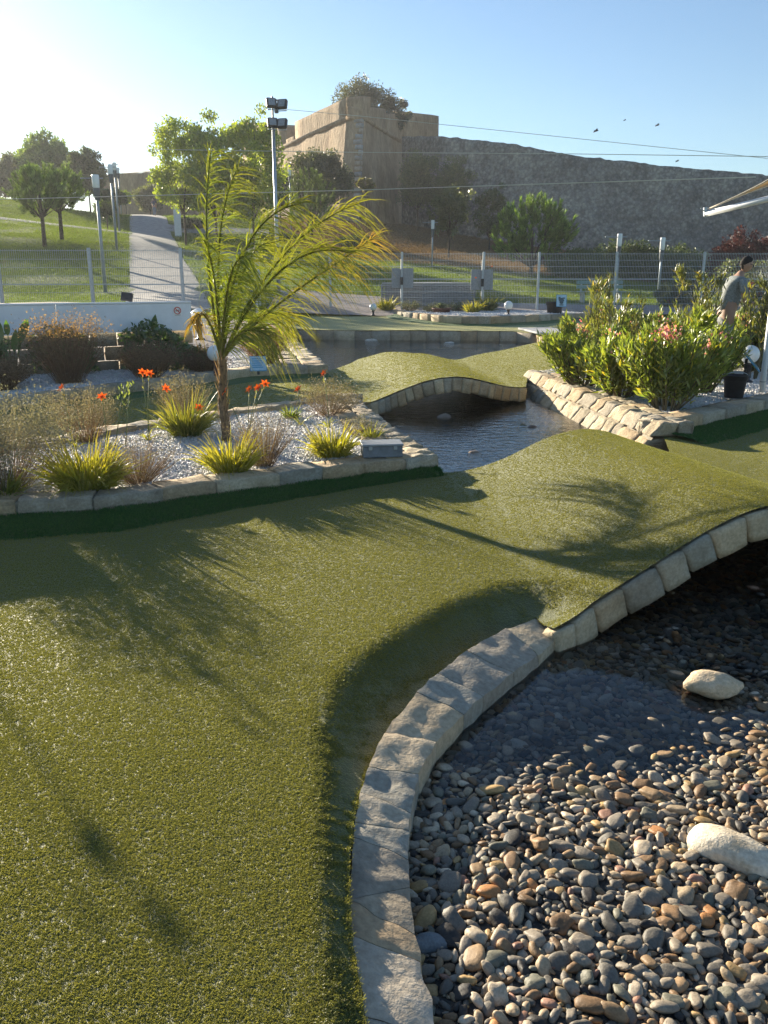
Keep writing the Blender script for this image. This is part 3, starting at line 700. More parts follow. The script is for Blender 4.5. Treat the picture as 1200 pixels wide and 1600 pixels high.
def boulder(label, c, r, seed, flat=(1, .8, .6), rz=0.0, mat=None, color=(1, 1, 1), name='boulder'):
    v = pebble_shape(V3, seed) / np.array([1, .8, .5]) * np.array(flat)
    v = v * r; me = np_mesh(name, v, F3); me.polygons.foreach_set('use_smooth', np.ones(len(me.polygons), bool)); me.materials.append(mat or M['boulder'])
    o = inst(name, me, None, Matrix.Translation(c) @ Matrix.Rotation(rz, 4, 'Z'), color); return tag(o, label, 'rock')
boulder('large pale cream boulder among dry pebbles in the near pond', boulders_at[1][0] + Vector((0, 0, .035)), .1, 31, (1.08, .75, .8), R(-42), None, (.92, .86, .76))
boulder('tan and white rock standing in the clear water by the stone arch', boulders_at[0][0], .095, 32, (1.05, .7, .55), R(-10), None, (.85, .72, .55))
boulder('dark grey rock with a pale tip against the curved stone edging', boulders_at[2][0], .055, 33, (1.2, .7, .7), R(10), M['pebble'], (.22, .25, .27))
boulder('brown rock in the shaded water in front of the far turf bridge', P(695, 655, -.2), .11, 34, (1, .8, .6), .4, M['pebble'], (.3, .25, .2))
b_ = P(741, 711, -.2); boulder('small brown rock in the blue water beside the near hump', b_, .075, 35, (1.1, .8, .7), .4, M['pebble'], (.42, .32, .24))
b_ = P(818, 668, -.2); boulder('dark mossy rock with the larger one on its right in the middle pond', b_, .07, 36, (1, .8, .7), .2, M['pebble'], (.16, .15, .07))
b_ = P(831, 671, -.2); boulder('dark brown rock to the right of its mossy neighbour in the middle pond', b_, .08, 37, (1.1, .8, .55), .9, M['pebble'], (.17, .12, .09))
for px, py, r, sd, lb in ((545, 533, .26, 41, 'white rounded rock nearest the heather bed in the far pond'), (582, 534, .25, 42, 'white rounded rock second from the heather bed in the far pond'), (702, 538, .13, 43, 'small white rock alone near the right side of the far pond')):
    boulder(lb, P(px, py, -.22), r, sd, (1, .7, .5), .3, None, (1, 1, 1))

# ------------------------------------------------------------------ stone edgings
COP_L = sum((b - a).length for a, b in zip(cop_out[:-1], cop_out[1:]))
wall('pond_edging', 'curved pale stone edging between the front turf and the pebbles', 'stone edging', cop_out, lambda d: (.165 + .06 * float(sst(2.9, 4.2, d))) * (1 - .3 * float(sst(COP_L - .3, COP_L, d))),
     lambda x, y: -.045 - .26 * max(0, cop_dist(x, y)[0] - .02) - .045 * float(sst(.88, 1, cop_dist(x, y)[1])), -.42, .20, 1, 1, M['coping'], 8, .009, left=False, gap=.0015, freq=14, jit=.6, smooth=True, k=60, shared=True, slant=.09, hj=.0015)

def bridge(label, front, zf, depth_vec, n, h, back_x, name='stone_bridge'):
    pts = resample(front, .02); s = [0.0]
    for a, b in zip(pts[:-1], pts[1:]): s.append(s[-1] + (b - a).length)
    S = np.array(s); A = np.array([(p.x, p.y) for p in pts]); tot = s[-1]; dv = Vector(depth_vec)
    root = empty(name, (A[0][0], A[0][1], -.3), label, 'bridge'); ro = root.location
    def at(d):
        d = min(max(d, 0), tot); x, y = np.interp(d, S, A[:, 0]), np.interp(d, S, A[:, 1]); return Vector((x, y, zf(x, y)))
    def fr(d):
        t = (at(d + .05) - at(d - .05)).normalized(); nn = Vector((-t.y, t.x, 0)).normalized(); up = nn.cross(t) * -1
        if up.z < 0: up = -up
        return at(d), t, nn, up
    cuts = [0.0]
    for i in range(n): cuts.append(cuts[-1] + random.uniform(.75, 1.3))
    cuts = [c / cuts[-1] * tot for c in cuts]
    for a, b in zip(cuts[:-1], cuts[1:]):
        c = []
        hh = h * random.uniform(.93, 1.06)
        for k in (1, 0):
            for d, e in ((a + .006, 0), (b - .006, 0), (b - .006, 1), (a + .006, 1)):
                p, t, nn, up = fr(d); q = p - up * (hh if k else .012) + nn * (-.025 if e == 0 else .14)
                if e and not k: q.z = min(q.z, zf(q.x, q.y) - .03)
                c.append(q - ro)
        o = inst('stone', hexstone('stone', c, 4, .009, 40, 8), root, None, pal(.9, 1.1)); o.data.materials.append(M['stone_flat'])
    mb = MB(); m_ = 24
    for i in range(m_ + 1):
        p, t, nn, up = fr(tot * i / m_)
        for e in (0, 1):
            q = p + nn * .01 + dv * e if e else p + nn * .01
            if e: q.z = zf(q.x, q.y) - .02
            mb.v.append(tuple(q - up * .03 - ro)); mb.v.append(tuple(q - up * (h - .02) - ro))
    for i in range(m_):
        b0, b1 = i * 4, i * 4 + 4
        mb.f += [(b0, b1, b1+1, b0+1), (b0+1, b1+1, b1+3, b0+3), (b0+3, b1+3, b1+2, b0+2)]; mb.m += [0, 0, 0]
    mb.build('soffit', M['mortar'], root); return root
bridge('stone faced arch carrying the near turf hump over the pebbled pond', bridge_front, z_near, (-.42, 2.3, 0), 17, .17, 0)
bridge('stone faced arch carrying the far turf hump over the middle pond', mid_front, z_far, (-.3, 2.7, 0), 19, .2, 0)

def xy(l): return [(p[0], p[1]) for p in l]
GRAV = .10
wall('bed_edging', 'long stone edging along the front of the palm bed', 'stone edging', PL_front, .26, .14, -.1, .42, 1, 1, M['stone'], 4, .016, left=False, freq=7)
wall('bed_edging', 'flaky stone edging between the palm bed and the middle pond', 'stone edging', PL_right, .42, .145, -.45, .22, 2, 2, M['stone'], 6, .03, left=True, freq=12, batter=.06, cap=.55, jit=.5)
wall('bed_edging', 'stone edging behind the palm bed along the shaded lane', 'stone edging', PL_back, .22, .15, -.05, .4, 1, 1, M['stone'], 4, .02, left=True, freq=7)
wall('bed_edging', 'shaded stone edging in front of the oleander bed under the white pole', 'stone edging', PR_front, .3, .13, -.15, .5, 1, 1, M['stone'], 4, .008, left=True, freq=6)
wall('bed_edging', 'sloping rough sunlit stone wall of the oleander bed above the water', 'stone wall', PR_left, .34, .13, -.42, .34, 2, 3, M['stone'], 6, .022, left=False, batter=.42, freq=11, cap=.74, jit=.5, gap=.003)
wall('bed_edging', 'curved stone edging of the heather bed along the shaded lane', 'stone edging', P2_front, .28, .2, 0, .5, 1, 1, M['stone'], 4, .016, left=False, freq=6)
wall('bed_edging', 'broad flaky stone edging between the heather bed and the far pond', 'stone edging', P2_right, .7, .2, -.45, .4, 2, 2, M['stone'], 4, .03, left=True, batter=.1, freq=5)
kerb = [P2(446, 514, .1), P2(560, 516, .1), P2(700, 516, .1), P2(800, 517, .1), P2(838, 520, .1)]
wall('pond_edging', 'low stone kerb on the far side of the far pond', 'stone edging', kerb, .2, .08, -.4, .5, 1, 1, M['stone_flat'], 3, .02, left=True, freq=5)
wall('pond_edging', 'pale jagged stones at the right end of the far pond', 'stone edging', [P2(838, 520, .1), P2(862, 526, .06), P2(850, 531, .06)], .25, .07, -.4, .3, 1, 1, M['stone'], 3, .05, left=True)
wall('pond_edging', 'stone edging below the far green beside the middle crossing', 'stone edging', [P2(850, 531, .06), P2(815, 539, .06), P2(780, 547, .06), P2(748, 553, .05)], .2, .03, -.4, .4, 1, 1, M['stone'], 3, .02, left=True)
FB = [P2(930, 498, .18), P2(860, 501, .18), P2(758, 505, .18), P2(690, 503, .18), P2(628, 497, .18), P2(597, 489, .2)]
wall('bed_edging', 'bowed stone edging of the small far bed below the mesh fence', 'stone edging', FB, .3, .37, .1, .6, 1, 1, M['stone_flat'], 3, .03, left=False, freq=4)
sl_ = MB(); c = P(853, 517, .13); sl_.bbox((0, 0, 0), (.95, 2.2, .05), .008); o = sl_.build('paving_slab', M['pave']); o.location = (c.x, c.y, .13); o.rotation_euler = (0, 0, .1); M['slab'] = simple('grey_slab', (.4, .4, .4), .85, 0, .1, 8); o.data.materials[0] = M['slab']
tag(o, 'flat grey paving slab let into the turf beside the oleanders', 'paving slab')

# gravel beds
OCT_V = np.array([(1,0,0),(-1,0,0),(0,1,0),(0,-1,0),(0,0,.7),(0,0,-.7)], float); OCT_F = np.array([(0,2,4),(2,1,4),(1,3,4),(3,0,4),(2,0,5),(1,2,5),(3,1,5),(0,3,5)])
def gravel(label, poly, z, dens, r0, r1, step=.2, ymax=30):
    zf = lambda x, y: z + .025 * noise.noise(Vector((x * 2, y * 2, 1)))
    tag(sheet('bed_soil', poly, step, zf, M['gravel_base']), 'gravel covered soil', None, None, 'structure')
    a = np.array(poly); area = abs(sum(a[i-1][0] * a[i][1] - a[i][0] * a[i-1][1] for i in range(len(a)))) / 2
    p = sample_poly(poly, int(min(area * dens, 90000))); p = p[view_filter(np.c_[p, np.full(len(p), z)], .04)]
    zz = np.array([zf(*q) for q in p]); n = len(p); r = rng.uniform(r0, r1, n)
    sc = np.stack([r, r * rng.uniform(.6, 1, n), r * rng.uniform(.6, .9, n)], 1); t = rng.uniform(.72, 1.08, (n, 1)) * (1 - rng.uniform(0, .08, (n, 3)))
    me = scatter_mesh('white_gravel', OCT_V * (1 + .2 * rng.normal(size=OCT_V.shape)), OCT_F, np.c_[p, zz + r * .3], rand_rot(n), sc, t)
    tag(link_mesh('white_gravel', me, M['gravel']), label, None, None, 'stuff')
def inset_line(line, w, left):
    pts = resample(line, .2); out = []
    for i, p in enumerate(pts):
        t = (pts[min(i+1, len(pts)-1)] - pts[max(i-1, 0)]).normalized(); nn = Vector((-t.y, t.x)) * (1 if left else -1); q = p + nn * w; out.append((q.x, q.y))
    return out
palm_poly = inset_line(PL_front, .16, False)[::-1] + inset_line(PL_right, .3, True)[1:-1] + inset_line(PL_back, .14, True)
gravel('loose white marble gravel around the palm', palm_poly, GRAV, 4200, .010, .02)
ole_poly = inset_line(PR_left, .2, False)[::-1] + inset_line(PR_front, .2, True)[1:] + [(9, 19), (3.4, 14.6)]
gravel('white gravel under the oleanders', ole_poly, .09, 2200, .012, .024)
hea_poly = inset_line(P2_front, .18, False)[::-1][1:-1] + inset_line(P2_right, .5, True)[1:] + [(-3.2, 21), (-3.15, 13.35), (-4.75, 12.4), (-9, 10.4)]
gravel('white gravel around the heathers', hea_poly, .16, 1500, .014, .026, .3)
far_bed = inset_line(FB, .2, False) + [(-.2, 29.9), (5.6, 29.9)]
gravel('pale gravel of the far bed', far_bed, .34, 500, .02, .04, .4)

# ------------------------------------------------------------------ walls and white board behind the heather bed
def block_wall():
    a, b = D(-260, 540, 11.0), D(302, 520, 13.25); a.z = .1; b.z = .1
    root = empty('block_wall', a, 'grey concrete block wall behind the heather bed', 'block wall')
    d = (b - a); L_ = d.length; d.normalize(); nn = Vector((-d.y, d.x, 0)); hz = .21
    for r_ in range(3):
        x = -(.2 if r_ % 2 else 0)
        while x < L_:
            x0, x1 = max(x, 0) + .006, min(x + .4, L_) - .006
            if x1 - x0 > .05:
                c = [d * x0, d * x1, d * x1 + nn * .18, d * x0 + nn * .18]; c = [p + Vector((0, 0, r_ * hz + .005)) for p in c] + [p + Vector((0, 0, (r_ + 1) * hz - .005)) for p in c]
                o = inst('block', hexstone('block', c, 2, .006, 16), root, None, pal(.75, .9)); o.data.materials.append(M['stone_flat'])
            x += .4
    return root
block_wall()
a, b = D(-260, 500, 11.0), D(299, 493, 13.2)
bd = (b - a); bl = math.hypot(bd.x, bd.y); ang = math.atan2(bd.y, bd.x)
root = empty('white_board', (a.x, a.y, 0.73), 'long white board with a no smoking sign on top of the block wall', 'board', rz=ang)
x = 0
for w in (bl * .28, bl * .3, bl * .42):
    mb = MB(); mb.bbox((x + w / 2, 0, .205), (w - .004, .045, .41), .006); mb.build('panel', M['white'], root); x += w
mb = MB(); mb.bbox((bl / 2, 0, .424), (bl, .07, .026), .005); mb.build('top_rail', M['white'], root)
ns = MB(); s_ = Vector((bl - .22, -.026, .30))
def disc(mb, c, r0, r1, y, mi, n=28):
    v = []; f = []
    for k in range(n):
        th = 2 * math.pi * k / n
        for r_ in (r0, r1): v.append((c.x + r_ * math.cos(th), c.y + y, c.z + r_ * math.sin(th)))
    for k in range(n): f.append((2*k, 2*k+1, (2*k+3) % (2*n), (2*k+2) % (2*n)))
    mb.add(v, f, mi)
M['sign_white'] = simple('sign_white', (.8, .8, .8), .4, 0, .02); M['sign_red'] = simple('sign_red', (.55, .03, .03), .4, 0, .05); M['sign_black'] = simple('sign_black', (.02, .02, .02), .4)
M['sign_blue'] = simple('sign_blue', (.08, .33, .55), .4, 0, .08); M['sign_pale'] = simple('sign_pale_blue', (.4, .6, .75), .4, 0, .08)
ns.box(s_ + Vector((0, -.002, -.0)), (.135, .004, .15), 0, 0); disc(ns, s_, .043, .056, -.008, 1)
ns.box(s_ + Vector((0, -.010, 0)), (.10, .003, .012), 0, 1, Matrix.Rotation(R(45), 3, 'Y')); ns.box(s_ + Vector((-.006, -.007, -.004)), (.055, .003, .011), 0, 2); ns.box(s_ + Vector((.027, -.007, -.004)), (.008, .003, .011), 0, 1)
ns.box(s_ + Vector((.022, -.007, .012)), (.004, .003, .018), 0, 2); ns.box(s_ + Vector((0, -.006, -.066)), (.09, .002, .006), 0, 2)
ns.build('no_smoking_sign', [M['sign_white'], M['sign_red'], M['sign_black']], root)

# ------------------------------------------------------------------ fence
def fence(label, posts, ztop, cat='fence'):
    root = empty('mesh_fence', (posts[0][0], posts[0][1], G(*posts[0])), label, cat); ro = root.location
    for (x, y) in posts:
        z0 = G(x, y) - .1; mb = MB(); mb.bbox(Vector((x, y, (z0 + ztop) / 2)) - ro, (.075, .075, ztop - z0 + .06), .008); mb.build('post', M['metal'], root)
    for (x0, y0), (x1, y1) in zip(posts[:-1], posts[1:]):
        L_ = math.hypot(x1 - x0, y1 - y0); n = int(L_ / .055); mb = MB(); ux, uy = (x1 - x0) / L_, (y1 - y0) / L_; an = math.atan2(uy, ux)
        zb = max(G(x0, y0), G(x1, y1)) + .06
        for i in range(1, n):
            k = i / n * L_; mb.box(Vector((x0 + ux * k, y0 + uy * k, (zb + ztop) / 2)) - ro, (.006, .006, ztop - zb), an)
        m_ = int((ztop - .04 - zb) / .21)
        for j in range(m_ + 1):
            z = ztop - .04 - j * .21; thick = .03 if j == 4 else .011
            mb.box(Vector((x0 + ux * L_ / 2 + uy * .009, y0 + uy * L_ / 2 - ux * .009, z)) - ro, (L_ - .08, .008, thick), an)
        o = mb.build('wire_panel', M['metal'], root); tag(o, None, None, None, 'stuff')
def fx(px, Y): p = D(px, 440, Y); return (p.x, p.y)
fence('grey welded mesh fence in front of the lawn behind the white board', [fx(-140, 22.5), fx(0, 22.5), fx(143, 22.5), fx(285, 22.6), fx(400, 25.5)], 2.2)
fence('grey welded mesh fence in front of the fort slope and dark hedge', [fx(405, 30.2), fx(516, 30.2), fx(628, 30.2), fx(755, 30.2), fx(841, 30.2), fx(961, 30.2), fx(1097, 30.2), fx(1235, 30.2), fx(1350, 30.2)], 2.3)
for px, py0, py1, lb in ((629, 419, 450, 'grey sign seen from behind on the fence, nearer the palm'), (754, 421, 453, 'grey sign seen from behind on the fence, nearer the globe lamp')):
    a, b = D(px, py0, 29.9), D(px, py1, 29.9); root = empty('sign_board', (a.x, 29.95, b.z), lb, 'sign'); h = a.z - b.z
    mb = MB(); mb.bbox((0, 0, h / 2), (.76, .025, h), .004); mb.build('panel', M['board'], root)
    mb = MB(); mb.bbox((-.03 if px < 700 else .0, -.14, h * .36), (.10, .07, .26), .012); mb.build('box', M['dark'], root)
    mb = MB(); zg = b.z - .32; mb.tube([(-.03 if px < 700 else 0, -.09, zg - b.z), (-.03 if px < 700 else 0, -.09, h + .3)], .035, 8); mb.build('pole', M['metal'], root)

# ------------------------------------------------------------------ fort
def fortmat(name, stops, vert):
    m, nt, N, L, b = mat_new(name)
    f = nz(nt, .6, 8, .65, stretch=(1, 1, .35) if vert else None); f2 = nz(nt, 3.0, 6, .7, stretch=(1.2, 1.2, .5) if vert else None); f3 = nz(nt, .12, 4)
    c = ramp(nt, f, stops); c = mix(nt, c, ramp(nt, f2, [(.3, (.6, .58, .55)), (.7, (1.2, 1.2, 1.18))]), 1.0, 'MULTIPLY'); c = mix(nt, c, ramp(nt, f3, [(.35, (.72, .72, .74)), (.65, (1.1, 1.08, 1.05))]), 1.0, 'MULTIPLY')
    L.new(c, b.inputs['Base Color']); b.inputs['Roughness'].default_value = .95
    L.new(bump(nt, f2, 1.0, .12, bump(nt, f, 1.0, .25)), b.inputs['Normal']); return m
M['fort'] = fortmat('fort_plaster', [(.3, (.27, .18, .105)), (.5, (.42, .30, .185)), (.7, (.52, .39, .255))], True)
M['rubble'] = fortmat('rubble_masonry', [(.3, (.25, .235, .22)), (.48, (.40, .38, .35)), (.62, (.48, .455, .41)), (.8, (.58, .53, .45))], False)
nt = M['rubble'].node_tree; vo = nt.nodes.new('ShaderNodeTexVoronoi'); vo.inputs['Scale'].default_value = 4.0; geo_ = nt.nodes.new('ShaderNodeNewGeometry'); nt.links.new(geo_.outputs['Position'], vo.inputs['Vector'])
b_ = nt.nodes['Principled BSDF']; src = b_.inputs['Base Color'].links[0].from_socket; hs = nt.nodes.new('ShaderNodeSeparateColor'); nt.links.new(vo.outputs['Color'], hs.inputs[0])
cv = ramp(nt, hs.outputs[0], [(.1, (.78, .78, .8)), (.9, (1.2, 1.18, 1.12))]); ed = ramp(nt, vo.outputs['Distance'], [(.25, (1, 1, 1)), (.6, (.68, .68, .68))])
nt.links.new(mix(nt, mix(nt, src, cv, 1.0, 'MULTIPLY'), ed, .8, 'MULTIPLY'), b_.inputs['Base Color']); nb = bump(nt, vo.outputs['Distance'], -1.0, .18, b_.inputs['Normal'].links[0].from_socket); nt.links.new(nb, b_.inputs['Normal'])
M['quoin'] = stonemat('quoin', [(.25, (.34, .31, .28)), (.7, (.52, .49, .45))], scale=2, bumpd=.05, fine=9)
def tri_grid(name, corners, nu, nv, mat, parent, amp, fq=.8, topjag=0.0, smooth=False, off=None):
    """bilinear wall face with relief along its normal"""
    c = [Vector(p) for p in corners]; nn = (c[1] - c[0]).cross(c[3] - c[0]).normalized(); V = []
    for j in range(nv + 1):
        for i in range(nu + 1):
            u, w = i / nu, j / nv; p = c[0].lerp(c[1], u).lerp(c[3].lerp(c[2], u), w); k = noise.noise(p * fq) + .5 * noise.noise(p * fq * 2.7)
            p = p + nn * (amp * k * (1 if 0 < i < nu else 0))
            if j == nv: p.z += topjag * noise.noise(Vector((p.x * 1.3, p.y * 1.3, 7))) + topjag * .5 * noise.noise(Vector((p.x * .3, p.y * .3, 2)))
            V.append(p - (off or Vector()))
    i = (np.arange(nv)[:, None] * (nu + 1) + np.arange(nu)[None]).ravel()
    me = np_mesh(name, np.array(V), np.stack([i, i + 1, i + nu + 2, i + nu + 1], 1)); return link_mesh(name, me, mat, parent, smooth)
def fort():
    Yc = 80
    A_ = D(565, 150, Yc)                                        # upper corner nearest the camera
    root = empty('fort_bastion', (A_.x, Yc, 5.5), 'tan fort bastion with a parapet and a quoined corner on the hill', 'fort'); ro = root.location
    ztop = A_.z; zb = 5.0; zc = D(565, 183, Yc).z
    Lf = D(376, 190, 108)
    Rt = D(630, 177, 92); En = D(686, 181, 97)
    bat = 1.6
    K1 = D(541, 152, 80.8); lt = Vector((Lf.x, Lf.y, 0)); k1 = Vector((K1.x, K1.y, 0)); ct = Vector((A_.x, A_.y, 0)); rt = Vector((Rt.x, Rt.y, 0)); et = Vector((En.x, En.y, 0))
    def at(p, z, off=(0, 0)): return Vector((p.x + off[0], p.y + off[1], z))
    corners = [(lt, (-1, -1.5), zc - .6), (k1, (-.9, -1.5), zc), (ct, (-.35, -1.7), zc), (rt, (1.2, -1.2), zc - .4), (et, (.5, -1.2), zc - .6)]
    for (p, op, zp), (q, oq, zq), nu in zip(corners[:-1], corners[1:], (26, 5, 14, 10)):
        tri_grid('wall', [at(p, zb, op), at(q, zb, oq), at(q, zq), at(p, zp)], nu, 18, M['fort'], root, .15, .5, off=ro)
    def parapet(p, q, z0, z1a, z1b, th=1.6):
        d = (q - p).normalized(); nn = Vector((-d.y, d.x, 0))
        if nn.y < 0: nn = -nn
        V = [at(p, z0), at(q, z0), at(q, z0) + nn * th, at(p, z0) + nn * th, at(p, z1a), at(q, z1b), at(q, z1b + .2) + nn * th, at(p, z1a + .2) + nn * th]
        o = inst('parapet', hexstone('parapet', [v - ro for v in V], 6, .06, 60, .8), root); o.data.materials.append(M['fort']); return o
    e1 = k1.lerp(lt, .42); e2 = k1.lerp(lt, .50)
    zpl = D(487, 166, 84).z; zpe = D(478, 168, 85).z; zl0 = D(385, 188, 107).z + .5
    parapet(lt, e2, zc - .65, zl0 - .6, zpe - .1); parapet(e2, e1, zc - .4, zpl - 1.3, zpl - 1.3); parapet(e1, k1, zc - .3, zpl, K1.z)
    parapet(k1, ct, zc - .05, K1.z, ztop)
    r1 = ct.lerp(rt, .55); zr = D(600, 168, 86).z; parapet(ct, r1, zc - .1, D(569, 168, 80).z, zr, 1.4); parapet(r1, rt, zc - .3, zr - .5, D(630, 176, 92).z, 1.4); parapet(rt, et, zc - .5, D(632, 175, 92).z + .1, D(686, 181, 97).z, 1.4)
    def cord(p, q, z0, z1):
        mb = MB(); mb.tube([at(p, z0, (0, -.1)) - ro, at(q, z1, (0, -.1)) - ro], .2, 8); return mb.build('cordon', M['fort'], root, True)
    cord(lt, k1, zc - .62, zc); cord(k1, ct, zc, zc); cord(ct, rt, zc, zc - .4)
    # quoins
    n = 22
    for i in range(n):
        z0 = zb + (zc - zb) * i / n; z1 = zb + (zc - zb) * (i + 1) / n; f0 = 1 - (z0 - zb) / (zc - zb); f1 = 1 - (z1 - zb) / (zc - zb)
        wl_ = random.choice((.35, .7, .9)); wr = random.choice((.35, .5)); dl = (k1 - ct).normalized(); dr = (rt - ct).normalized()
        V = []
        for z, f_ in ((z0 + .03, f0), (z1 - .03, f1)):
            c0 = at(ct, z, (-.35 * f_, -1.7 * f_)) + Vector((.05, -.22, 0)); V += [c0 + dl * wl_, c0, c0 + dr * wr, c0 + dr * wr * .5 + dl * wl_ * .5 + Vector((0, .8, 0))]
        o = inst('quoin', hexstone('quoin', [v - ro for v in V], 2, .05, 14), root, None, pal(.85, 1.05)); o.data.materials.append(M['quoin'])
    mb = MB(); z = ztop - 3.0; pts = [lt, k1, ct, rt, et, et + Vector((4, 30, 0)), lt + Vector((0, 30, 0))]; mb.add([at(p, z) - ro for p in pts], [(0, 1, 2, 3, 4, 5, 6)]); mb.build('roof', M['fort'], root)
    return root
fort()
def curtain():
    pts = [(628, 213, 88), (690, 213, 82), (800, 225, 79), (900, 243, 77), (1000, 255, 76), (1100, 265, 75), (1190, 273, 75), (1400, 292, 75), (1700, 320, 75)]
    T = [D(*p) for p in pts]; root = empty('curtain_wall', (T[3].x, T[3].y, 2), 'long grey rubble fort wall with a ragged top behind the fence', 'fort wall'); ro = root.location
    u = resample(T, .4); nv = 30; nu = len(u) - 1; V = []
    for j in range(nv + 4):
        for i, p in enumerate(u):
            w = min(j / nv, 1); q = Vector((p.x, p.y - 1.6 * (1 - w), -.5 + (p.z + .5) * w))
            k = noise.noise(q * .9) * .5 + noise.noise(q * 2.2) * .45 + noise.noise(q * .25)
            q.y -= .22 * k
            if j >= nv: q.z += .13 * noise.noise(Vector((q.x * 1.6, 3, 1))) + .1 * noise.noise(Vector((q.x * .5, 9, 1))); q.y += (j - nv) * .9; q.z += (j - nv) * .1
            V.append(q - ro)
    i = (np.arange(nv + 3)[:, None] * (nu + 1) + np.arange(nu)[None]).ravel()
    me = np_mesh('wall_face', np.array(V), np.stack([i, i + 1, i + nu + 2, i + nu + 1], 1)); link_mesh('wall_face', me, M['rubble'], root)
curtain()
def far_wall():
    a, b = D(150, 275, 108), D(300, 268, 100); root = empty('fort_wall', (a.x, a.y, 5), 'distant brown fort wall closing the top of the path', 'fort wall'); ro = root.location
    tri_grid('wall_face', [Vector((a.x, a.y, 4)), Vector((b.x + 8, b.y - 4, 4)), Vector((b.x + 8, b.y - 4, b.z + .4)), Vector((a.x, a.y, a.z))], 30, 8, M['fort'], root, .3, .5, .15, off=ro)
    mb = MB(); tp = [Vector((a.x, a.y, a.z - .02)), Vector((b.x + 8, b.y - 4, b.z + .38)), Vector((b.x + 8, b.y, b.z + 1.1)), Vector((a.x, a.y + 4, a.z + .6))]; mb.add([p - ro for p in tp], [(0, 1, 2, 3)]); mb.build('sloping_cap', M['fort'], root)
far_wall()

# ------------------------------------------------------------------ plants
def tint_n(n, c0, c1, var=.15):
    t = rng.uniform(0, 1, (n, 1)); return (np.array(c0) * (1 - t) + np.array(c1) * t) * rng.uniform(1 - var, 1 + var, (n, 1))
def sph(n):
    return unit(rng.normal(size=(n, 3)))
def branches(mb, base, tops, r0, r1, sides=6, wob=.06):
    for t in tops:
        t = Vector(t); b = Vector(base); mid = b.lerp(t, .5) + Vector((random.gauss(0, wob), random.gauss(0, wob), random.uniform(0, wob))) * (t - b).length
        mb.tube([b, mid, t], [r0, (r0 + r1) / 2, r1], sides)
def clumpy_crown(center, rad, nclump, leaf_per, cl_r, L, c0, c1, up=.3, seed_tops=None, hollow=.55, flat_bottom=True):
    """leaf positions in clumps spread through an ellipsoid"""
    d = sph(nclump); rr = hollow + (1 - hollow) * rng.uniform(0, 1, (nclump, 1)) ** .6
    cc = np.array(center) + d * rr * np.array(rad) * (1 + .12 * rng.normal(size=(nclump, 1)))
    if flat_bottom: cc[:, 2] = np.maximum(cc[:, 2], center[2] - rad[2] * rng.uniform(.5, .95, nclump))
    n = nclump * leaf_per
    C = np.repeat(cc, leaf_per, 0) + sph(n) * cl_r * 1.7 * rng.uniform(0, 1, (n, 1)) ** .45
    out = unit(C - np.array(center) + 1e-6)
    Dv = out * .7 + sph(n) * .8 + np.array([0, 0, up]); Nv = sph(n) + out * .4 + np.array([0, 0, .5])
    tb = rng.uniform(.78, 1.22, (nclump, 1)); T = tint_n(n, c0, c1) * np.repeat(tb, leaf_per, 0)
    return cc, C, Dv, Nv, T
def tree(name, label, base, height, crown_r, c0, c1, L=.16, trunk_h=None, tr=.07, ncl=60, per=40, cl_r=None, mat='leaf', group=None, lean=(0, 0), shape=1.0, hollow=.5, sink=.1, cat='tree'):
    base = Vector(base); root = empty(name, base, label, cat, group)
    th = trunk_h if trunk_h is not None else height * .3
    rz_ = (height - th) / 2 * 1.05; ctr = (lean[0], lean[1], th + rz_ * .95)
    cc, C, Dv, Nv, T = clumpy_crown(ctr, (crown_r, crown_r, rz_), int(ncl * 1.7), int(per * 2.0), cl_r or crown_r * .15, L, c0, c1, hollow=hollow)
    n = len(C); me = leaf_mesh('crown', C, Dv, Nv, L * .95 * rng.uniform(.7, 1.3, n), L * .62 * rng.uniform(.7, 1.2, n), T)
    mb = MB(); top = Vector((lean[0] * .8, lean[1] * .8, th + rz_ * .5))
    mb.tube([(0, 0, -sink), (lean[0] * .2, lean[1] * .2, th * .5), (lean[0] * .5, lean[1] * .5, th), top], [tr * 1.25, tr, tr * .85, tr * .4], 8)
    branches(mb, (lean[0] * .45, lean[1] * .45, th * .92), [cc[i] for i in rng.choice(len(cc), min(12, len(cc)), replace=False)], tr * .5, tr * .12, 5)
    mb.build('trunk', M['bark'], root, True)
    link_mesh('crown', me, M[mat], root); return root
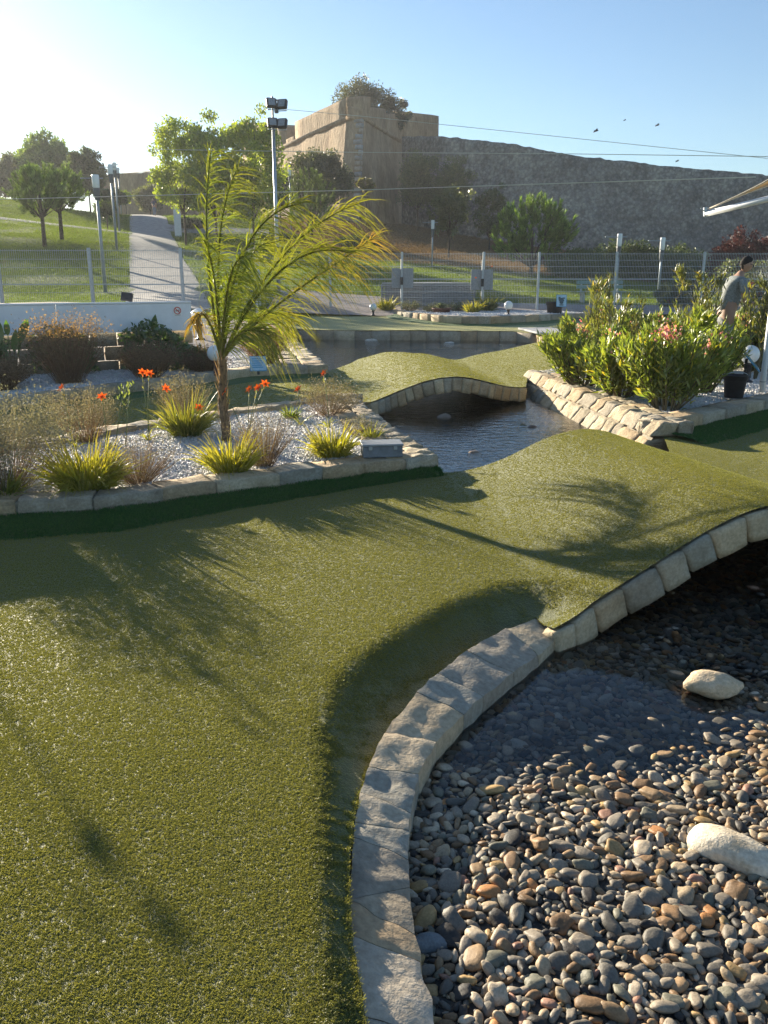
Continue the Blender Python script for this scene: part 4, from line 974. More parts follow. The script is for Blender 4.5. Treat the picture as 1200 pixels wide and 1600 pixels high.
def pine(name, label, base, height, crown_r, c0, c1, trunk_h, tr=.08, nc=90, lenc=.5, needle=.16, group=None, per=70, squash=1.0):
    base = Vector(base); root = empty(name, base, label, 'tree', group)
    rz_ = (height - trunk_h) / 2; ctr = np.array([0, 0, trunk_h + rz_])
    d = sph(nc); rr = rng.uniform(.35, 1, (nc, 1)) ** .5; c = ctr + d * rr * np.array([crown_r, crown_r, rz_]) * .92
    c[:, 2] -= lenc * .4
    dirc = unit((c - ctr) / np.array([crown_r, crown_r, rz_]) * .55 + np.array([0, 0, 1.0]) + rng.normal(size=(nc, 3)) * .12)
    n = nc * per; u = rng.uniform(0, 1, n); ci = np.repeat(np.arange(nc), per); ln = lenc * rng.uniform(.6, 1.2, nc)
    B = c[ci] + dirc[ci] * (u * ln[ci])[:, None]
    rad = sph(n); rad = unit(rad - (rad * dirc[ci]).sum(1, keepdims=True) * dirc[ci])
    Dv = dirc[ci] * .9 + rad * (.95 - .6 * u)[:, None]
    tb = rng.uniform(.75, 1.25, (nc, 1))[ci]; T = tint_n(n, c0, c1) * tb * (1 + .5 * (u[:, None] > .8))
    me = leaf_mesh('crown', B, Dv, sph(n), needle * 1.15 * rng.uniform(.7, 1.2, n), needle * .22, T, .0)
    mb = MB(); mb.tube([(0, 0, -.1), (.03, 0, trunk_h), (0, 0, trunk_h + rz_)], [tr * 1.2, tr, tr * .5], 8)
    branches(mb, (0, 0, trunk_h * .95), [tuple(c[i]) for i in rng.choice(nc, min(16, nc), replace=False)], tr * .4, tr * .12, 5)
    mb.build('trunk', M['bark'], root, True); link_mesh('crown', me, M['leaf_dull'], root); return root
def gp(px, py, Y):
    p = D(px, py, Y); return (p.x, p.y, G(p.x, p.y))
def m_(pix, Y): return pix * Y / F * 1.0
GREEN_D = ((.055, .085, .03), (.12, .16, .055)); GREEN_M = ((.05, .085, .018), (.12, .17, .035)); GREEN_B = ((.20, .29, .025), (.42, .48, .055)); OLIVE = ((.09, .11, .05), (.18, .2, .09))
# trees: px base, py base, Y, height, radius
def t_at(name, label, px, py_top, Y, width_px, cols, L, **k):
    b = gp(px, 400, Y); top = D(px, py_top, Y).z; b = (b[0], b[1], b[2]); return tree(name, label, b, top - b[2], m_(width_px / 2, Y), *cols, L=L, **k)
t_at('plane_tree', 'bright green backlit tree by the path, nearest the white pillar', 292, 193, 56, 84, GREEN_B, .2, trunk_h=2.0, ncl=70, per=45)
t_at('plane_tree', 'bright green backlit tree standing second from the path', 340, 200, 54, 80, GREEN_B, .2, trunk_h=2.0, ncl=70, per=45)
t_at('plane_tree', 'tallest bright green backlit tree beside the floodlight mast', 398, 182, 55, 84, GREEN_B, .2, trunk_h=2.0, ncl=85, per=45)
t_at('round_tree', 'rounded green tree behind the walker at the top of the path', 240, 293, 97, 44, OLIVE, .22, trunk_h=.6, ncl=45, per=40)
t_at('small_tree', 'yellow green sapling against the distant brown wall', 203, 299, 92, 17, GREEN_B, .2, trunk_h=1.2, tr=.03, ncl=20, per=25)
t_at('broad_tree', 'tallest rounded green tree on the lawn crest behind the pines', 88, 219, 88, 74, ((.11, .18, .05), (.22, .3, .09)), .3, trunk_h=1.2, ncl=80, per=45)
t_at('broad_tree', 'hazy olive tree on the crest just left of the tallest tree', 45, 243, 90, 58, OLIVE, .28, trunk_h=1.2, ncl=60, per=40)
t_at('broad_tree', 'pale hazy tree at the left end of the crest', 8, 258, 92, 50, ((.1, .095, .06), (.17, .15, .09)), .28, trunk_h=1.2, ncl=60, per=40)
t_at('dark_tree', 'dark narrow tree behind the row of street lamps', 148, 238, 76, 50, GREEN_D, .24, ncl=70, per=40)
t_at('dark_tree', 'dark green bushy tree beside the top of the path', 184, 300, 74, 34, GREEN_D, .22, trunk_h=1.0, ncl=50, per=40)
t_at('small_tree', 'thin light green tree on the lawn below the dark trees', 172, 318, 62, 30, GREEN_M, .18, trunk_h=1.0, tr=.04, ncl=30, per=30)
for px, py, top, Y, w, lb in ((70, 386, 262, 46, 76, 'round headed pine on the lawn, nearer the frame edge of the pair'), (97, 377, 258, 48.5, 74, 'round headed pine on the lawn, nearer the path of the pair')):
    b = D(px, py, Y); b.z = G(b.x, b.y); h = D(px, top, Y).z - b.z; pine('pine_tree', lb, b, h, m_(w / 2, Y), (.10, .16, .035), (.2, .28, .07), h * .38, .1, 110, .6, .2, 'pair of pines on the lawn')
b = Vector(gp(830, 410, 52)); h = D(830, 309, 52).z - b.z; pine('pine_tree', 'bushy bright green pine with upright shoots behind the fence', b, h, m_(58, 52), (.09, .16, .03), (.22, .32, .06), h * .1, .12, 190, .8, .24, None, 75)
b = Vector(gp(487, 400, 62)); h = D(487, 268, 62).z - b.z; pine('pine_tree', 'light green pine with upright shoots left of the fort corner', b, h, m_(33, 62), (.07, .11, .03), (.15, .2, .05), h * .2, .1, 90, .8, .24, None, 60)
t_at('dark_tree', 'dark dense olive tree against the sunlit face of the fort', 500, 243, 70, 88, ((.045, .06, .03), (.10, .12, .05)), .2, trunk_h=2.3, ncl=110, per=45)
t_at('dark_tree', 'dark low tree at the foot of the fort behind the mast', 440, 272, 72, 46, GREEN_D, .2, trunk_h=1.6, ncl=60, per=40)
t_at('sapling', 'thin sapling with a small yellowish tuft before the fort corner', 572, 279, 74, 20, ((.13, .13, .04), (.22, .2, .06)), .2, trunk_h=3.2, tr=.045, ncl=18, per=25)
t_at('shade_tree', 'dark airy tree against the shaded wall, nearer the fort corner', 652, 238, 77, 62, OLIVE, .18, trunk_h=2.0, ncl=100, per=30, hollow=.2)
t_at('shade_tree', 'dark airy tree against the shaded wall, nearer the olive sapling', 706, 250, 75, 54, OLIVE, .18, trunk_h=2.0, ncl=80, per=30, hollow=.2)
t_at('shade_tree', 'small dark tree against the wall behind the bright pine', 764, 292, 72, 44, GREEN_D, .18, trunk_h=1, ncl=60, per=30)
t_at('olive_tree', 'pale olive tree with a loose crown on the brown slope', 701, 297, 60, 56, OLIVE, .2, trunk_h=1.6, tr=.06, ncl=45, per=26, hollow=.3)
b = D(566, 190, 90); tree('fort_tree', 'grey green tree growing on top of the fort', (b.x, b.y, 15.2), D(566, 126, 90).z - 15.2, m_(42, 90), (.055, .065, .04), (.12, .13, .075), L=.2, trunk_h=1.0, ncl=90, per=36, hollow=.3)
b = D(606, 190, 91); tree('fort_tree', 'low grey green shrub beside the tree on the fort', (b.x + .4, b.y, 15.0), D(606, 155, 91).z - 15.0, m_(22, 91), (.055, .065, .04), (.12, .13, .075), L=.24, trunk_h=.4, ncl=30, per=36, cat='shrub')
# dark hedge and shrubs behind the fence
for i, (px, top, Y, w, cols, lb) in enumerate(((905, 398, 50, 80, GREEN_D, 'dark green shrub behind the fence left of the bent lamp'), (975, 385, 52, 90, GREEN_D, 'dark green conifer shrub behind the fence by the bent lamp'), (1050, 392, 51, 90, GREEN_D, 'dark green shrub behind the fence right of the two lamps'),
        (1160, 372, 44, 80, ((.05, .014, .016), (.12, .03, .03)), 'deep wine red leaved shrub behind the man'), (560, 376, 62, 60, GREEN_D, 'low dark bush on the slope behind the drooping frond'), (1240, 390, 46, 80, GREEN_D, 'dark shrub beside the wine red one'), (445, 385, 64, 60, GREEN_D, 'low bush on the slope behind the palm'), (300, 345, 70, 36, GREEN_D, 'low dark bush right of the white pillar'))):
    t_at('shrub', lb, px, top, Y, w, cols, .16, trunk_h=.1, ncl=90, per=40, hollow=.3, cat='shrub', mat='leaf_dull')
for px, top, Y, w, lb in ((1083, 424, 32.5, 44, 'flowering shrub with red blossoms behind the fence'), (1178, 412, 32.5, 90, 'tall flowering shrub with red blossoms to the right of the man'), (1058, 446, 32, 46, 'low flowering shrub with red blossoms behind the fence')):
    r = t_at('red_shrub', lb, px, top, Y, w, OLIVE, .1, trunk_h=.1, tr=.03, ncl=60, per=40, hollow=.4, cat='shrub')
    c_ = r.children[1].data; n = 420; V = np.zeros(len(c_.vertices) * 3); c_.vertices.foreach_get('co', V); V = V.reshape(-1, 3); V = V[V[:, 2] > np.quantile(V[:, 2], .45)]; B = V[rng.integers(0, len(V), n)]
    me = leaf_mesh('blossom', B, sph(n) + [0, -.3, .5], sph(n), .12, .1, tint_n(n, (.4, .05, .05), (.6, .16, .15))); link_mesh('blossom', me, M['petal'], r)

# palm
def palm():
    base = P(352, 690, GRAV); Y0 = base.y; root = empty('palm_tree', base, 'wind blown young palm with ragged yellow green fronds in the gravel bed', 'palm tree')
    crown = D(346, 560, Y0) - base
    pts = []; rad = []
    for i in range(15):
        u = i / 14; p = Vector((0, 0, -.05)).lerp(crown, u); p.x += .012 * math.sin(u * 9); pts.append(p); rad.append((.041 - .009 * u) * (1 + .12 * (i % 2)))
    mb = MB(); mb.tube(pts, rad, 12); mb.build('trunk', M['palm_bark'], root)
    # old leaf bases and fibre
    n = 90; B = np.array([tuple(Vector((0, 0, 0)).lerp(crown, random.uniform(.05, 1.0))) for _ in range(n)]); a = rng.uniform(0, 6.28, n); rad_ = np.c_[np.cos(a), np.sin(a), np.zeros(n)]
    link_mesh('fibre', blade_mesh('fibre', B + rad_ * .03, rad_ * .3 + [0, 0, 1], rng.uniform(.08, .2, n), .018, .1, tint_n(n, (.2, .14, .08), (.36, .26, .15)), K=2, side=rad_), M['leaf_dry'], root)
    FR = [  # control points as pixels (at the palm's distance), depth offset at the tip, leaflet length, dryness
        ([(346, 560), (322, 430), (316, 330), (330, 235)], .1, .34, .15), ([(346, 555), (335, 420), (340, 320), (372, 262)], .5, .36, .2), ([(346, 560), (360, 400), (400, 330), (470, 318)], -.4, .40, .25),
        ([(348, 560), (400, 425), (480, 345), (560, 318)], .2, .46, .35), ([(348, 560), (400, 440), (470, 372), (545, 395)], -.5, .46, .3), ([(348, 560), (420, 470), (520, 420), (588, 368)], .3, .36, .75),
        ([(346, 560), (370, 440), (390, 370), (430, 380)], .8, .4, .25),
        ([(346, 562), (330, 500), (316, 470), (300, 505)], -.2, .2, .9), ([(346, 560), (352, 450), (360, 400), (385, 400)], -.8, .4, .1),
        ([(346, 560), (340, 480), (335, 400), (318, 375)], -.5, .3, .15), ([(348, 562), (385, 500), (420, 470), (455, 500)], .6, .4, .3), ([(347, 562), (365, 520), (390, 500), (425, 530)], -.4, .34, .3), ([(347, 562), (350, 490), (352, 440), (366, 430)], .3, .36, .1)]
    for fr, dy, ll, dry in FR:
        q = [D(px, py, Y0 + dy * (k / 3) ** 1.3) - base for k, (px, py) in enumerate(fr)]
        rach = []
        for i in range(25):
            t = i / 24; a_, b_, c_, d_ = q
            rach.append(a_ * (1-t)**3 + b_ * 3*t*(1-t)**2 + c_ * 3*t*t*(1-t) + d_ * t**3)
        f = MB(); f.tube(rach, [.013 * (1 - .85 * i / 24) + .0015 for i in range(25)], 5)
        fo = f.build('frond', M['frond'], root, True)
        n = 140; u = np.linspace(.12, 1, n); A = np.array([tuple(p) for p in rach]); k = u * 24; i0 = np.minimum(k.astype(int), 23); w_ = (k - i0)[:, None]; B = A[i0] * (1 - w_) + A[i0 + 1] * w_
        tn = unit(A[i0 + 1] - A[i0]); sgn = np.where(np.arange(n) % 2, 1, -1)[:, None]
        sd = unit(np.cross(tn, np.array([.35, 1, .15]))) * sgn
        Dv = tn * .85 + sd * .7 + rng.normal(size=(n, 3)) * .22 + np.array([.35, -.12, -.05])
        Ls = ll * (.55 + .9 * np.sin(np.clip(u, 0, 1) * 2.6)) * .72 * rng.uniform(.75, 1.15, n)
        g = tint_n(n, (.11, .19, .022), (.28, .34, .05)); d_ = tint_n(n, (.3, .17, .05), (.42, .26, .1)); dd = np.clip(dry * .75 * rng.uniform(.3, 1.3, (n, 1)) + (u[:, None] - .6) * dry, 0, 1)
        me = blade_mesh('leaflets', B, Dv, Ls, .0095 * rng.uniform(.7, 1.25, n), rng.uniform(.4, 1.15, n), g * (1 - dd) + d_ * dd, (g * (1 - .15 - .6 * dry) + d_ * (.15 + .6 * dry)) * (1 - dd * .2), K=4, side=np.tile([0, 1, .2], (n, 1)) + rng.normal(size=(n, 3)) * .5, pull=(.3, -.1, -1))
        o = link_mesh('leaflets', me, M['palm_leaf'], fo); tag(o, None, None, None, 'stuff')
    return root
M['frond'] = simple('frond_stem', (.16, .16, .04), .85, 0, .2); M['frond'].node_tree.nodes['Principled BSDF'].inputs['Specular IOR Level'].default_value = .0
M['palm_leaf'] = leafmat('palm_leaf', .46, .04, .5, (1.3, 1.2, .4))
palm()

# clumps and shrubs of the beds
YG = ((.2, .24, .025), (.46, .43, .06)); DRYG = ((.3, .22, .07), (.45, .33, .12))
def grass_clump(name, label, base, h, r, n=170, cols=YG, tipc=(.42, .3, .06), flowers=0, group=None, w=.011, fl_h=1.5, cat='plant'):
    n = int(n * 2.0); h = h * 1.35
    root = empty(name, base, label, cat, group)
    a = rng.uniform(0, 6.28, n); rr = r * .3 * np.sqrt(rng.uniform(0, 1, n)); B = np.c_[rr * np.cos(a), rr * np.sin(a), np.zeros(n) - .01]
    Dv = np.c_[np.cos(a) * .6 + rng.normal(0, .25, n), np.sin(a) * .6 + rng.normal(0, .25, n), rng.uniform(.8, 1.9, n)]
    me = blade_mesh('foliage', B, Dv, h * rng.uniform(.7, 1.45, n), w, rng.uniform(.25, .8, n), tint_n(n, *cols), tint_n(n, cols[1], tipc), K=5); link_mesh('foliage', me, M['leaf'], root)
    for i in range(flowers):
        a_ = random.uniform(0, 6.28); tip = Vector((math.cos(a_) * r * random.uniform(.2, .9), math.sin(a_) * r * random.uniform(.2, .9), h * fl_h * random.uniform(.85, 1.2)))
        lily(root, Vector((0, 0, 0)), tip)
    return root
def lily(root, b, tip, size=.05):
    mb = MB(); mid = b.lerp(tip, .5) + Vector((0, 0, .04)); mb.tube([b, mid, tip], [.004, .0035, .0028], 5); st = mb.build('stalk', M['stalk'], root, True)
    n = 6; a = np.arange(n) * 1.047 + random.uniform(0, 1); f = Vector((random.uniform(-.5, .5), -.5, .5)).normalized(); u = f.orthogonal().normalized(); w = f.cross(u)
    Dv = np.array([tuple(f * .55 + (u * math.cos(t) + w * math.sin(t))) for t in a]); B = np.repeat([tuple(tip)], n, 0)
    me = blade_mesh('flower', B, Dv, size * rng.uniform(.9, 1.15, n), .026, .35, tint_n(n, (.62, .085, .012), (.72, .17, .02), .05), tint_n(n, (.66, .13, .02), (.75, .22, .03), .05), K=4, side=np.repeat([tuple(f)], n, 0), pull=tuple(-f)); link_mesh('flower', me, M['petal'], st)
M['stalk'] = simple('stalk', (.13, .17, .05), .6)
def twig_shrub(name, label, base, h, r, ntw, nleaf, cols, lc, leafL=.018, mat='leaf_dull', group=None, upright=.9, tipc=None, w=.003, cat='shrub', tipn=0, bulge=.25):
    root = empty(name, base, label, cat, group)
    a = rng.uniform(0, 6.28, ntw); el = rng.uniform(0, 1, ntw) ** .7
    Dv = np.c_[np.cos(a) * el * r / h * 1.15, np.sin(a) * el * r / h * 1.15, np.full(ntw, upright) * rng.uniform(.55, 1.05, ntw)]
    B = np.c_[np.cos(a) * r * bulge * rng.uniform(0, 1, ntw), np.sin(a) * r * bulge * rng.uniform(0, 1, ntw), np.zeros(ntw) - .01]
    L_ = h * rng.uniform(.75, 1.05, ntw) / upright
    tc = tint_n(ntw, *cols)
    V = blade_mesh('stem', B, Dv, L_, w, rng.uniform(0, .25, ntw), tc, K=4); link_mesh('stem', V, M['leaf_dry'], root)
    dn = unit(Dv); i = rng.integers(0, ntw, nleaf); u = rng.uniform(.3, 1.0, nleaf) ** .6
    C = B[i] + dn[i] * (L_[i] * u)[:, None] + rng.normal(size=(nleaf, 3)) * r * .07; C[:, 2] = np.maximum(C[:, 2], .01)
    T = tint_n(nleaf, *lc)
    if tipc is not None:
        k = ((C[:, 2] > h * .72) & (rng.uniform(size=nleaf) < .8))[:, None]; T = np.where(k, tint_n(nleaf, *tipc), T)
    me = leaf_mesh('foliage', C, dn[i] * .6 + sph(nleaf), sph(nleaf), leafL * rng.uniform(.6, 1.4, nleaf), leafL * .4, T); link_mesh('foliage', me, M[mat], root)
    return root
SILV = ((.19, .18, .13), (.34, .31, .23)); TW = ((.14, .10, .07), (.24, .18, .12))
twig_shrub('silver_shrub', 'large silvery grey shrub at the left end of the palm bed', P(16, 768, GRAV), .66, .42, 340, 11000, TW, SILV, .02)
twig_shrub('silver_shrub', 'silvery shrub behind the large one at the end of the palm bed', (-3.1, 6.3, GRAV), .42, .3, 200, 4000, TW, SILV, .02)
twig_shrub('dry_shrub', 'dry beige shrub below two orange lilies in the palm bed', P(135, 692, GRAV), .5, .28, 260, 3600, TW, ((.26, .22, .14), (.4, .34, .23)), .016, w=.0035)
twig_shrub('dry_shrub', 'dry beige shrub behind the tall yellow green clump', P(283, 660, GRAV), .5, .24, 200, 3000, TW, ((.24, .21, .13), (.38, .32, .2)), .016)
twig_shrub('twig_shrub', 'bare brown twiggy shrub beside the front yellow clump', P(218, 757, GRAV), .38, .28, 330, 1500, TW, ((.2, .16, .1), (.3, .24, .15)), .014)
twig_shrub('twig_shrub', 'bare brown twiggy shrub between the palm and the grey box', P(412, 730, GRAV), .46, .26, 330, 1600, TW, ((.22, .18, .11), (.32, .26, .17)), .014)
twig_shrub('silver_shrub', 'grey brown shrub at the far corner of the palm bed', P(515, 652, GRAV), .4, .36, 280, 4600, TW, ((.2, .17, .1), (.32, .27, .18)), .018)
twig_shrub('silver_shrub', 'small grey shrub on the edging of the palm bed', P(560, 682, GRAV), .2, .18, 120, 1500, TW, SILV, .016)
c1 = grass_clump('yellow_clump', 'broad golden green grassy clump at the front of the palm bed', P(137, 768, GRAV), .36, .44, 400, YG, flowers=0)
c2 = grass_clump('yellow_clump', 'golden green grassy clump at the foot of the palm', P(362, 742, GRAV), .30, .33, 240, YG)
c3 = grass_clump('yellow_clump', 'golden green grassy clump beside the grey box', P(520, 716, GRAV), .27, .3, 230, YG)
c4 = grass_clump('yellow_clump', 'tall green grassy clump behind the palm trunk', P(292, 682, GRAV), .38, .36, 240, ((.1, .14, .02), (.26, .27, .05)))
grass_clump('yellow_clump', 'small fresh green tuft behind the palm', P(455, 655, GRAV), .15, .14, 70, ((.1, .18, .02), (.2, .28, .03)))
grass_clump('yellow_clump', 'thin green tuft beside the flaky edging', P(580, 690, GRAV), .2, .12, 40, YG)
grass_clump('yellow_clump', 'low green tuft at the left end of the palm bed', P(8, 778, GRAV), .2, .22, 80, ((.1, .16, .02), (.2, .26, .04)))
def lily_plant(label, bpx, tips, z=GRAV):
    b = P(*bpx, z); root = empty('day_lily', b, label, 'flower')
    n = 12; link_mesh('foliage', blade_mesh('foliage', np.zeros((n, 3)), np.c_[rng.normal(0, .5, (n, 2)), np.ones(n)], rng.uniform(.15, .3, n), .01, .5, tint_n(n, *YG), K=4), M['leaf'], root)
    for k, (px, py) in enumerate(tips):
        t = D(px, py, b.y + random.uniform(-.1, .1)) - b; lily(root, Vector((random.gauss(0, .02), random.gauss(0, .02), 0)), t, .058)
        n = 7; B = np.array([tuple(t * random.uniform(.75, .98)) for _ in range(n)]); link_mesh('bud', leaf_mesh('bud', B, sph(n) * .5 + [0, 0, 1], sph(n), .035, .012, tint_n(n, (.16, .2, .04), (.3, .22, .05))), M['leaf'], root)
lily_plant('orange day lily over the dry shrub, nearest the silver shrub', (120, 700), [(97, 606)])
lily_plant('orange day lily right above the dry shrub', (170, 705), [(159, 620)])
lily_plant('twin headed orange day lily before the heather edging', (232, 690), [(222, 582), (233, 584)])
lily_plant('orange day lily rising from the tall clump behind the palm', (285, 680), [(259, 607), (311, 637)])
lily_plant('group of orange day lily heads just right of the palm trunk', (385, 690), [(350, 612), (390, 608), (403, 606), (414, 600)])
lily_plant('orange day lily in front of the dark lane, second from the palm', (470, 665), [(466, 608)])
lily_plant('orange day lily standing alone before the far turf hump', (512, 668), [(506, 584)])
for lb, bx, by, hh in (('tall orange day lily at the near end of the palm bed, farthest out', -3.75, 5.75, 1.15), ('tall orange day lily at the near end of the palm bed beside the shrub', -3.35, 6.2, 1.0)):
    root = empty('day_lily', (bx, by, GRAV), lb, 'flower')
    for k in range(4): lily(root, Vector((0, 0, 0)), Vector((random.gauss(0, .06), random.gauss(0, .06), hh * random.uniform(.85, 1))), .07)
for lb, px, py, dx in (('tall bare lily stalk with buds between the twin lily and dry shrub', 196, 698, 8), ('bare lily stalk with buds left of the other bare one', 180, 700, 14)):
    b = P(px, py, GRAV); root = empty('lily_stalk', b, lb, 'plant'); t = D(px + dx, py - 98, b.y) - b; mb = MB(); mb.tube([(0, 0, 0), t * .5 + Vector((0, 0, .02)), t], [.0045, .004, .003], 5)
    for k in range(5): q = t * (.6 + .08 * k); mb.tube([q, q + Vector((random.choice((-1, 1)) * .05, 0, .06))], [.003, .002], 4)
    mb.build('stalk', M['stalk'], root, True); n = 12; B = np.array([tuple(t * random.uniform(.6, 1) + Vector((random.gauss(0, .03), 0, .03))) for _ in range(n)]); link_mesh('bud', leaf_mesh('bud', B, sph(n) * .5 + [0, 0, 1], sph(n), .045, .016, tint_n(n, (.14, .2, .05), (.22, .26, .08))), M['leaf'], root)

# heather bed
HB = ((.14, .085, .055), (.24, .16, .10)); HL = ((.15, .10, .065), (.28, .19, .11)); HT = ((.5, .27, .1), (.65, .42, .18))  # HT puts the sunlight on the bush tops into the leaf colour
for px, py, h, r, lb, tip in ((108, 598, .86, .52, 'brown heather bush with its sunlit golden crown painted into the tips', HT), (232, 590, .5, .46, 'dark brown heather bush with its crown in shade', None), (5, 608, .42, .4, 'dark brown heather bush at the near end of the gravel', None), (318, 580, .36, .42, 'dark heather bush behind the globe lamp', None), (414, 568, .6, .42, 'russet heather bush with painted sunlit tips beside the small blue sign', HT)):
    twig_shrub('heather', lb, P(px, py, .17), h, r * .8, 480, 4600, HB, HL, .03, 'leaf_dull', 'heather bushes', .9, tip, .006, bulge=.45)
def creeper(label, px0, px1, py, Y, h):
    a, b = D(px0, py, Y), D(px1, py, Y + .2); root = empty('creeper', (a.x, a.y - .1, .17), label, 'shrub'); w = b.x - a.x; n = 1500
    C = np.c_[rng.uniform(0, w, n), rng.normal(-.12, .09, n), rng.uniform(.05, h, n) ** 1.0]; C[:, 2] *= (.8 + .3 * np.sin(C[:, 0] * 4))
    link_mesh('foliage', leaf_mesh('foliage', C, sph(n) + [0, -.6, -.2], sph(n) + [0, -.8, .6], .085 * rng.uniform(.6, 1.3, n), .05, tint_n(n, (.05, .11, .04), (.14, .22, .07))), M['leaf'], root)
    mb = MB(); branches(mb, (w / 2, -.1, 0), [tuple(C[i]) for i in range(0, 140, 10)], .012, .004, 5); mb.build('stem', M['bark'], root)
creeper('dark green creeper covering the block wall behind the tallest heather', 58, 160, 545, 12.5, .62)
creeper('dark green creeper covering the block wall nearer the palm', 200, 330, 540, 12.9, .66)
creeper('dark green creeper at the far left of the block wall', -60, 30, 550, 11.9, .6)
def strelitzia(label, base, leaves):
    root = empty('strelitzia', base, label, 'plant')
    for (dx, dz, L_, w) in leaves:
        tip = Vector((dx, random.uniform(-.1, .1), dz)); mb = MB(); mb.tube([(0, 0, 0), tip * .5 + Vector((-dx * .12, 0, 0)), tip], [.014, .011, .007], 6); st = mb.build('stem', M['stalk'], root, True)
        d = (tip - tip * .5 + Vector((dx * .3, 0, 0))).normalized(); n = Vector((.3, -1, .4)).normalized(); s = d.cross(n).normalized(); v = []; f = []
        K = 8
        for k in range(K + 1):
            u = k / K; ww = w * math.sin(min(1, u * 1.02) ** .8 * math.pi) ** .8 * .5 if 0 < k < K else .002; c = tip + d * L_ * u - n * (-.12 * L_ * u * u)
            v += [c - s * ww + n * ww * .5, c, c + s * ww + n * ww * .5]
        for k in range(K): q = 3 * k; f += [(q, q+1, q+4, q+3), (q+1, q+2, q+5, q+4)]
        me = np_mesh('leaf', np.array([tuple(p) for p in v]), np.array(f), tint_n(len(v), (.06, .13, .03), (.075, .15, .035), .03)); me.polygons.foreach_set('use_smooth', np.ones(len(me.polygons), bool)); link_mesh('leaf', me, M['leaf'], root)
strelitzia('tall bird of paradise plant with paddle leaves at the near end of the heather bed', P(22, 598, .17), [(-.08, .55, .36, .12), (-.12, .5, .3, .1), (.12, .5, .34, .11), (.16, .58, .26, .09), (-.2, .35, .3, .11), (.05, .4, .3, .1), (.02, .62, .2, .08), (-.25, .45, .3, .1)])
strelitzia('low bird of paradise plant with bright leaves above the dark creeper', P(235, 576, .17), [(-.1, .5, .24, .1), (.08, .55, .26, .1), (.15, .42, .22, .09), (-.2, .4, .22, .09), (.0, .45, .2, .09), (.25, .4, .22, .09)])

# oleanders
OLE = ((.13, .20, .035), (.33, .38, .08))
def oleander(label, base, h, r, nst=34, nl=1500, flowers=0, upright=1.0, cols=OLE, L=.125, z0=.13):
    nl = int(nl * 1.7)
    root = empty('oleander', base, label, 'shrub', 'oleanders in the stone bed'); mb = MB(); a = rng.uniform(0, 6.28, nst); S_ = []
    for k in range(nst):
        rr = r * random.uniform(.2, 1.15) ** .7; t = Vector((math.cos(a[k]) * rr, math.sin(a[k]) * rr, h * random.uniform(.72, 1.02) * (1 - .25 * (rr / r) ** 2))); b = Vector((math.cos(a[k]) * r * .2, math.sin(a[k]) * r * .2, 0)); m = b.lerp(t, .55) + Vector((0, 0, -h * .03))
        mb.tube([b, m, t], [.012, .008, .004], 5); S_.append((b, m, t))
    for k in range(5):
        q = random.choice(S_)[2]; t = q + Vector((random.gauss(0, .1), random.gauss(0, .1), h * random.uniform(.03, .2))); mb.tube([q, q.lerp(t, .5), t], [.006, .005, .003], 4); S_.append((q, q.lerp(t, .5), t))
    nst = len(S_)
    mb.build('stem', M['bark_green'], root)
    si = rng.integers(0, nst, nl); u = rng.uniform(z0, 1, nl) ** .8; A = np.array([[tuple(p) for p in s] for s in S_])[si]; uu = u[:, None]
    C = A[:, 0] * (1-uu)**2 + A[:, 1] * 2*uu*(1-uu) + A[:, 2] * uu*uu + rng.normal(size=(nl, 3)) * .035
    ax = unit(A[:, 2] - A[:, 1]); sd = sph(nl); Dv = ax * (.35 + .65 * u[:, None]) + sd * .75 + [0, 0, .25]
    T = tint_n(nl, *cols) * np.repeat(rng.uniform(.8, 1.2, (nst, 1)), 1, 1)[si]; yel = rng.uniform(size=(nl, 1)) < .06; T = np.where(yel, T * [2.2, 1.5, 1.0], T)
    link_mesh('foliage', leaf_mesh('foliage', C, Dv, sph(nl) + [0, 0, .8], L * rng.uniform(.65, 1.2, nl), .024 * rng.uniform(.8, 1.2, nl), T, .2), M['leaf'], root)
    for k in range(flowers):
        c = S_[random.randrange(nst)][2]; n = 46; cc = np.array(tuple(c)) + rng.normal(size=(n, 3)) * [.05, .05, .045] + [0, 0, .05]
        link_mesh('blossom', leaf_mesh('blossom', cc, sph(n) + [0, -.2, .3], sph(n), .034, .032, tint_n(n, (.62, .2, .27), (.78, .45, .5))), M['petal'], root)
M['bark_green'] = simple('oleander_stem', (.12, .10, .05), .8)
for px, py, h, r, nl, fl, lb in ((908, 606, 1.05, .5, 1700, 1, 'oleander at the corner nearest the far turf hump'), (968, 622, .92, .46, 1900, 2, 'oleander second from the far turf hump with pink heads'), (1042, 640, 1.15, .55, 2700, 4, 'largest front oleander with pink flower heads above the shaded edging'), (1096, 614, 1.1, .46, 2100, 1, 'oleander left of the black bucket'), (1178, 582, 1.05, .42, 1700, 2, 'oleander behind the tilted blue sign'),
        (960, 572, 1.15, .5, 1800, 3, 'oleander in the second row behind the pink heads'), (1040, 575, 1.1, .5, 1800, 3, 'oleander in the second row in front of the fence post'), (1122, 570, 1.05, .52, 2000, 2, 'oleander in the second row beside the man'), (1205, 580, 1.0, .5, 1500, 2, 'oleander beyond the white pole')):
    oleander(lb, P(px, py, .09), h * .82, r * 1.1, 40, int(nl * 1.0), fl + 1)
for px, top, Y, r, lb in ((956, 432, 13.2, .45, 'tall thin oleander with bare shoots against the fence'), (1086, 425, 13.0, .35, 'tall pale leaved oleander left of the man'), (1178, 436, 12.2, .3, 'tall pale leaved oleander right of the man')):
    b = D(px, 560, Y); oleander(lb, (b.x, b.y, .09), D(px, top, Y).z - .09, r, 16, 520, 0, 1, ((.10, .13, .03), (.22, .22, .06)), .13, .45)
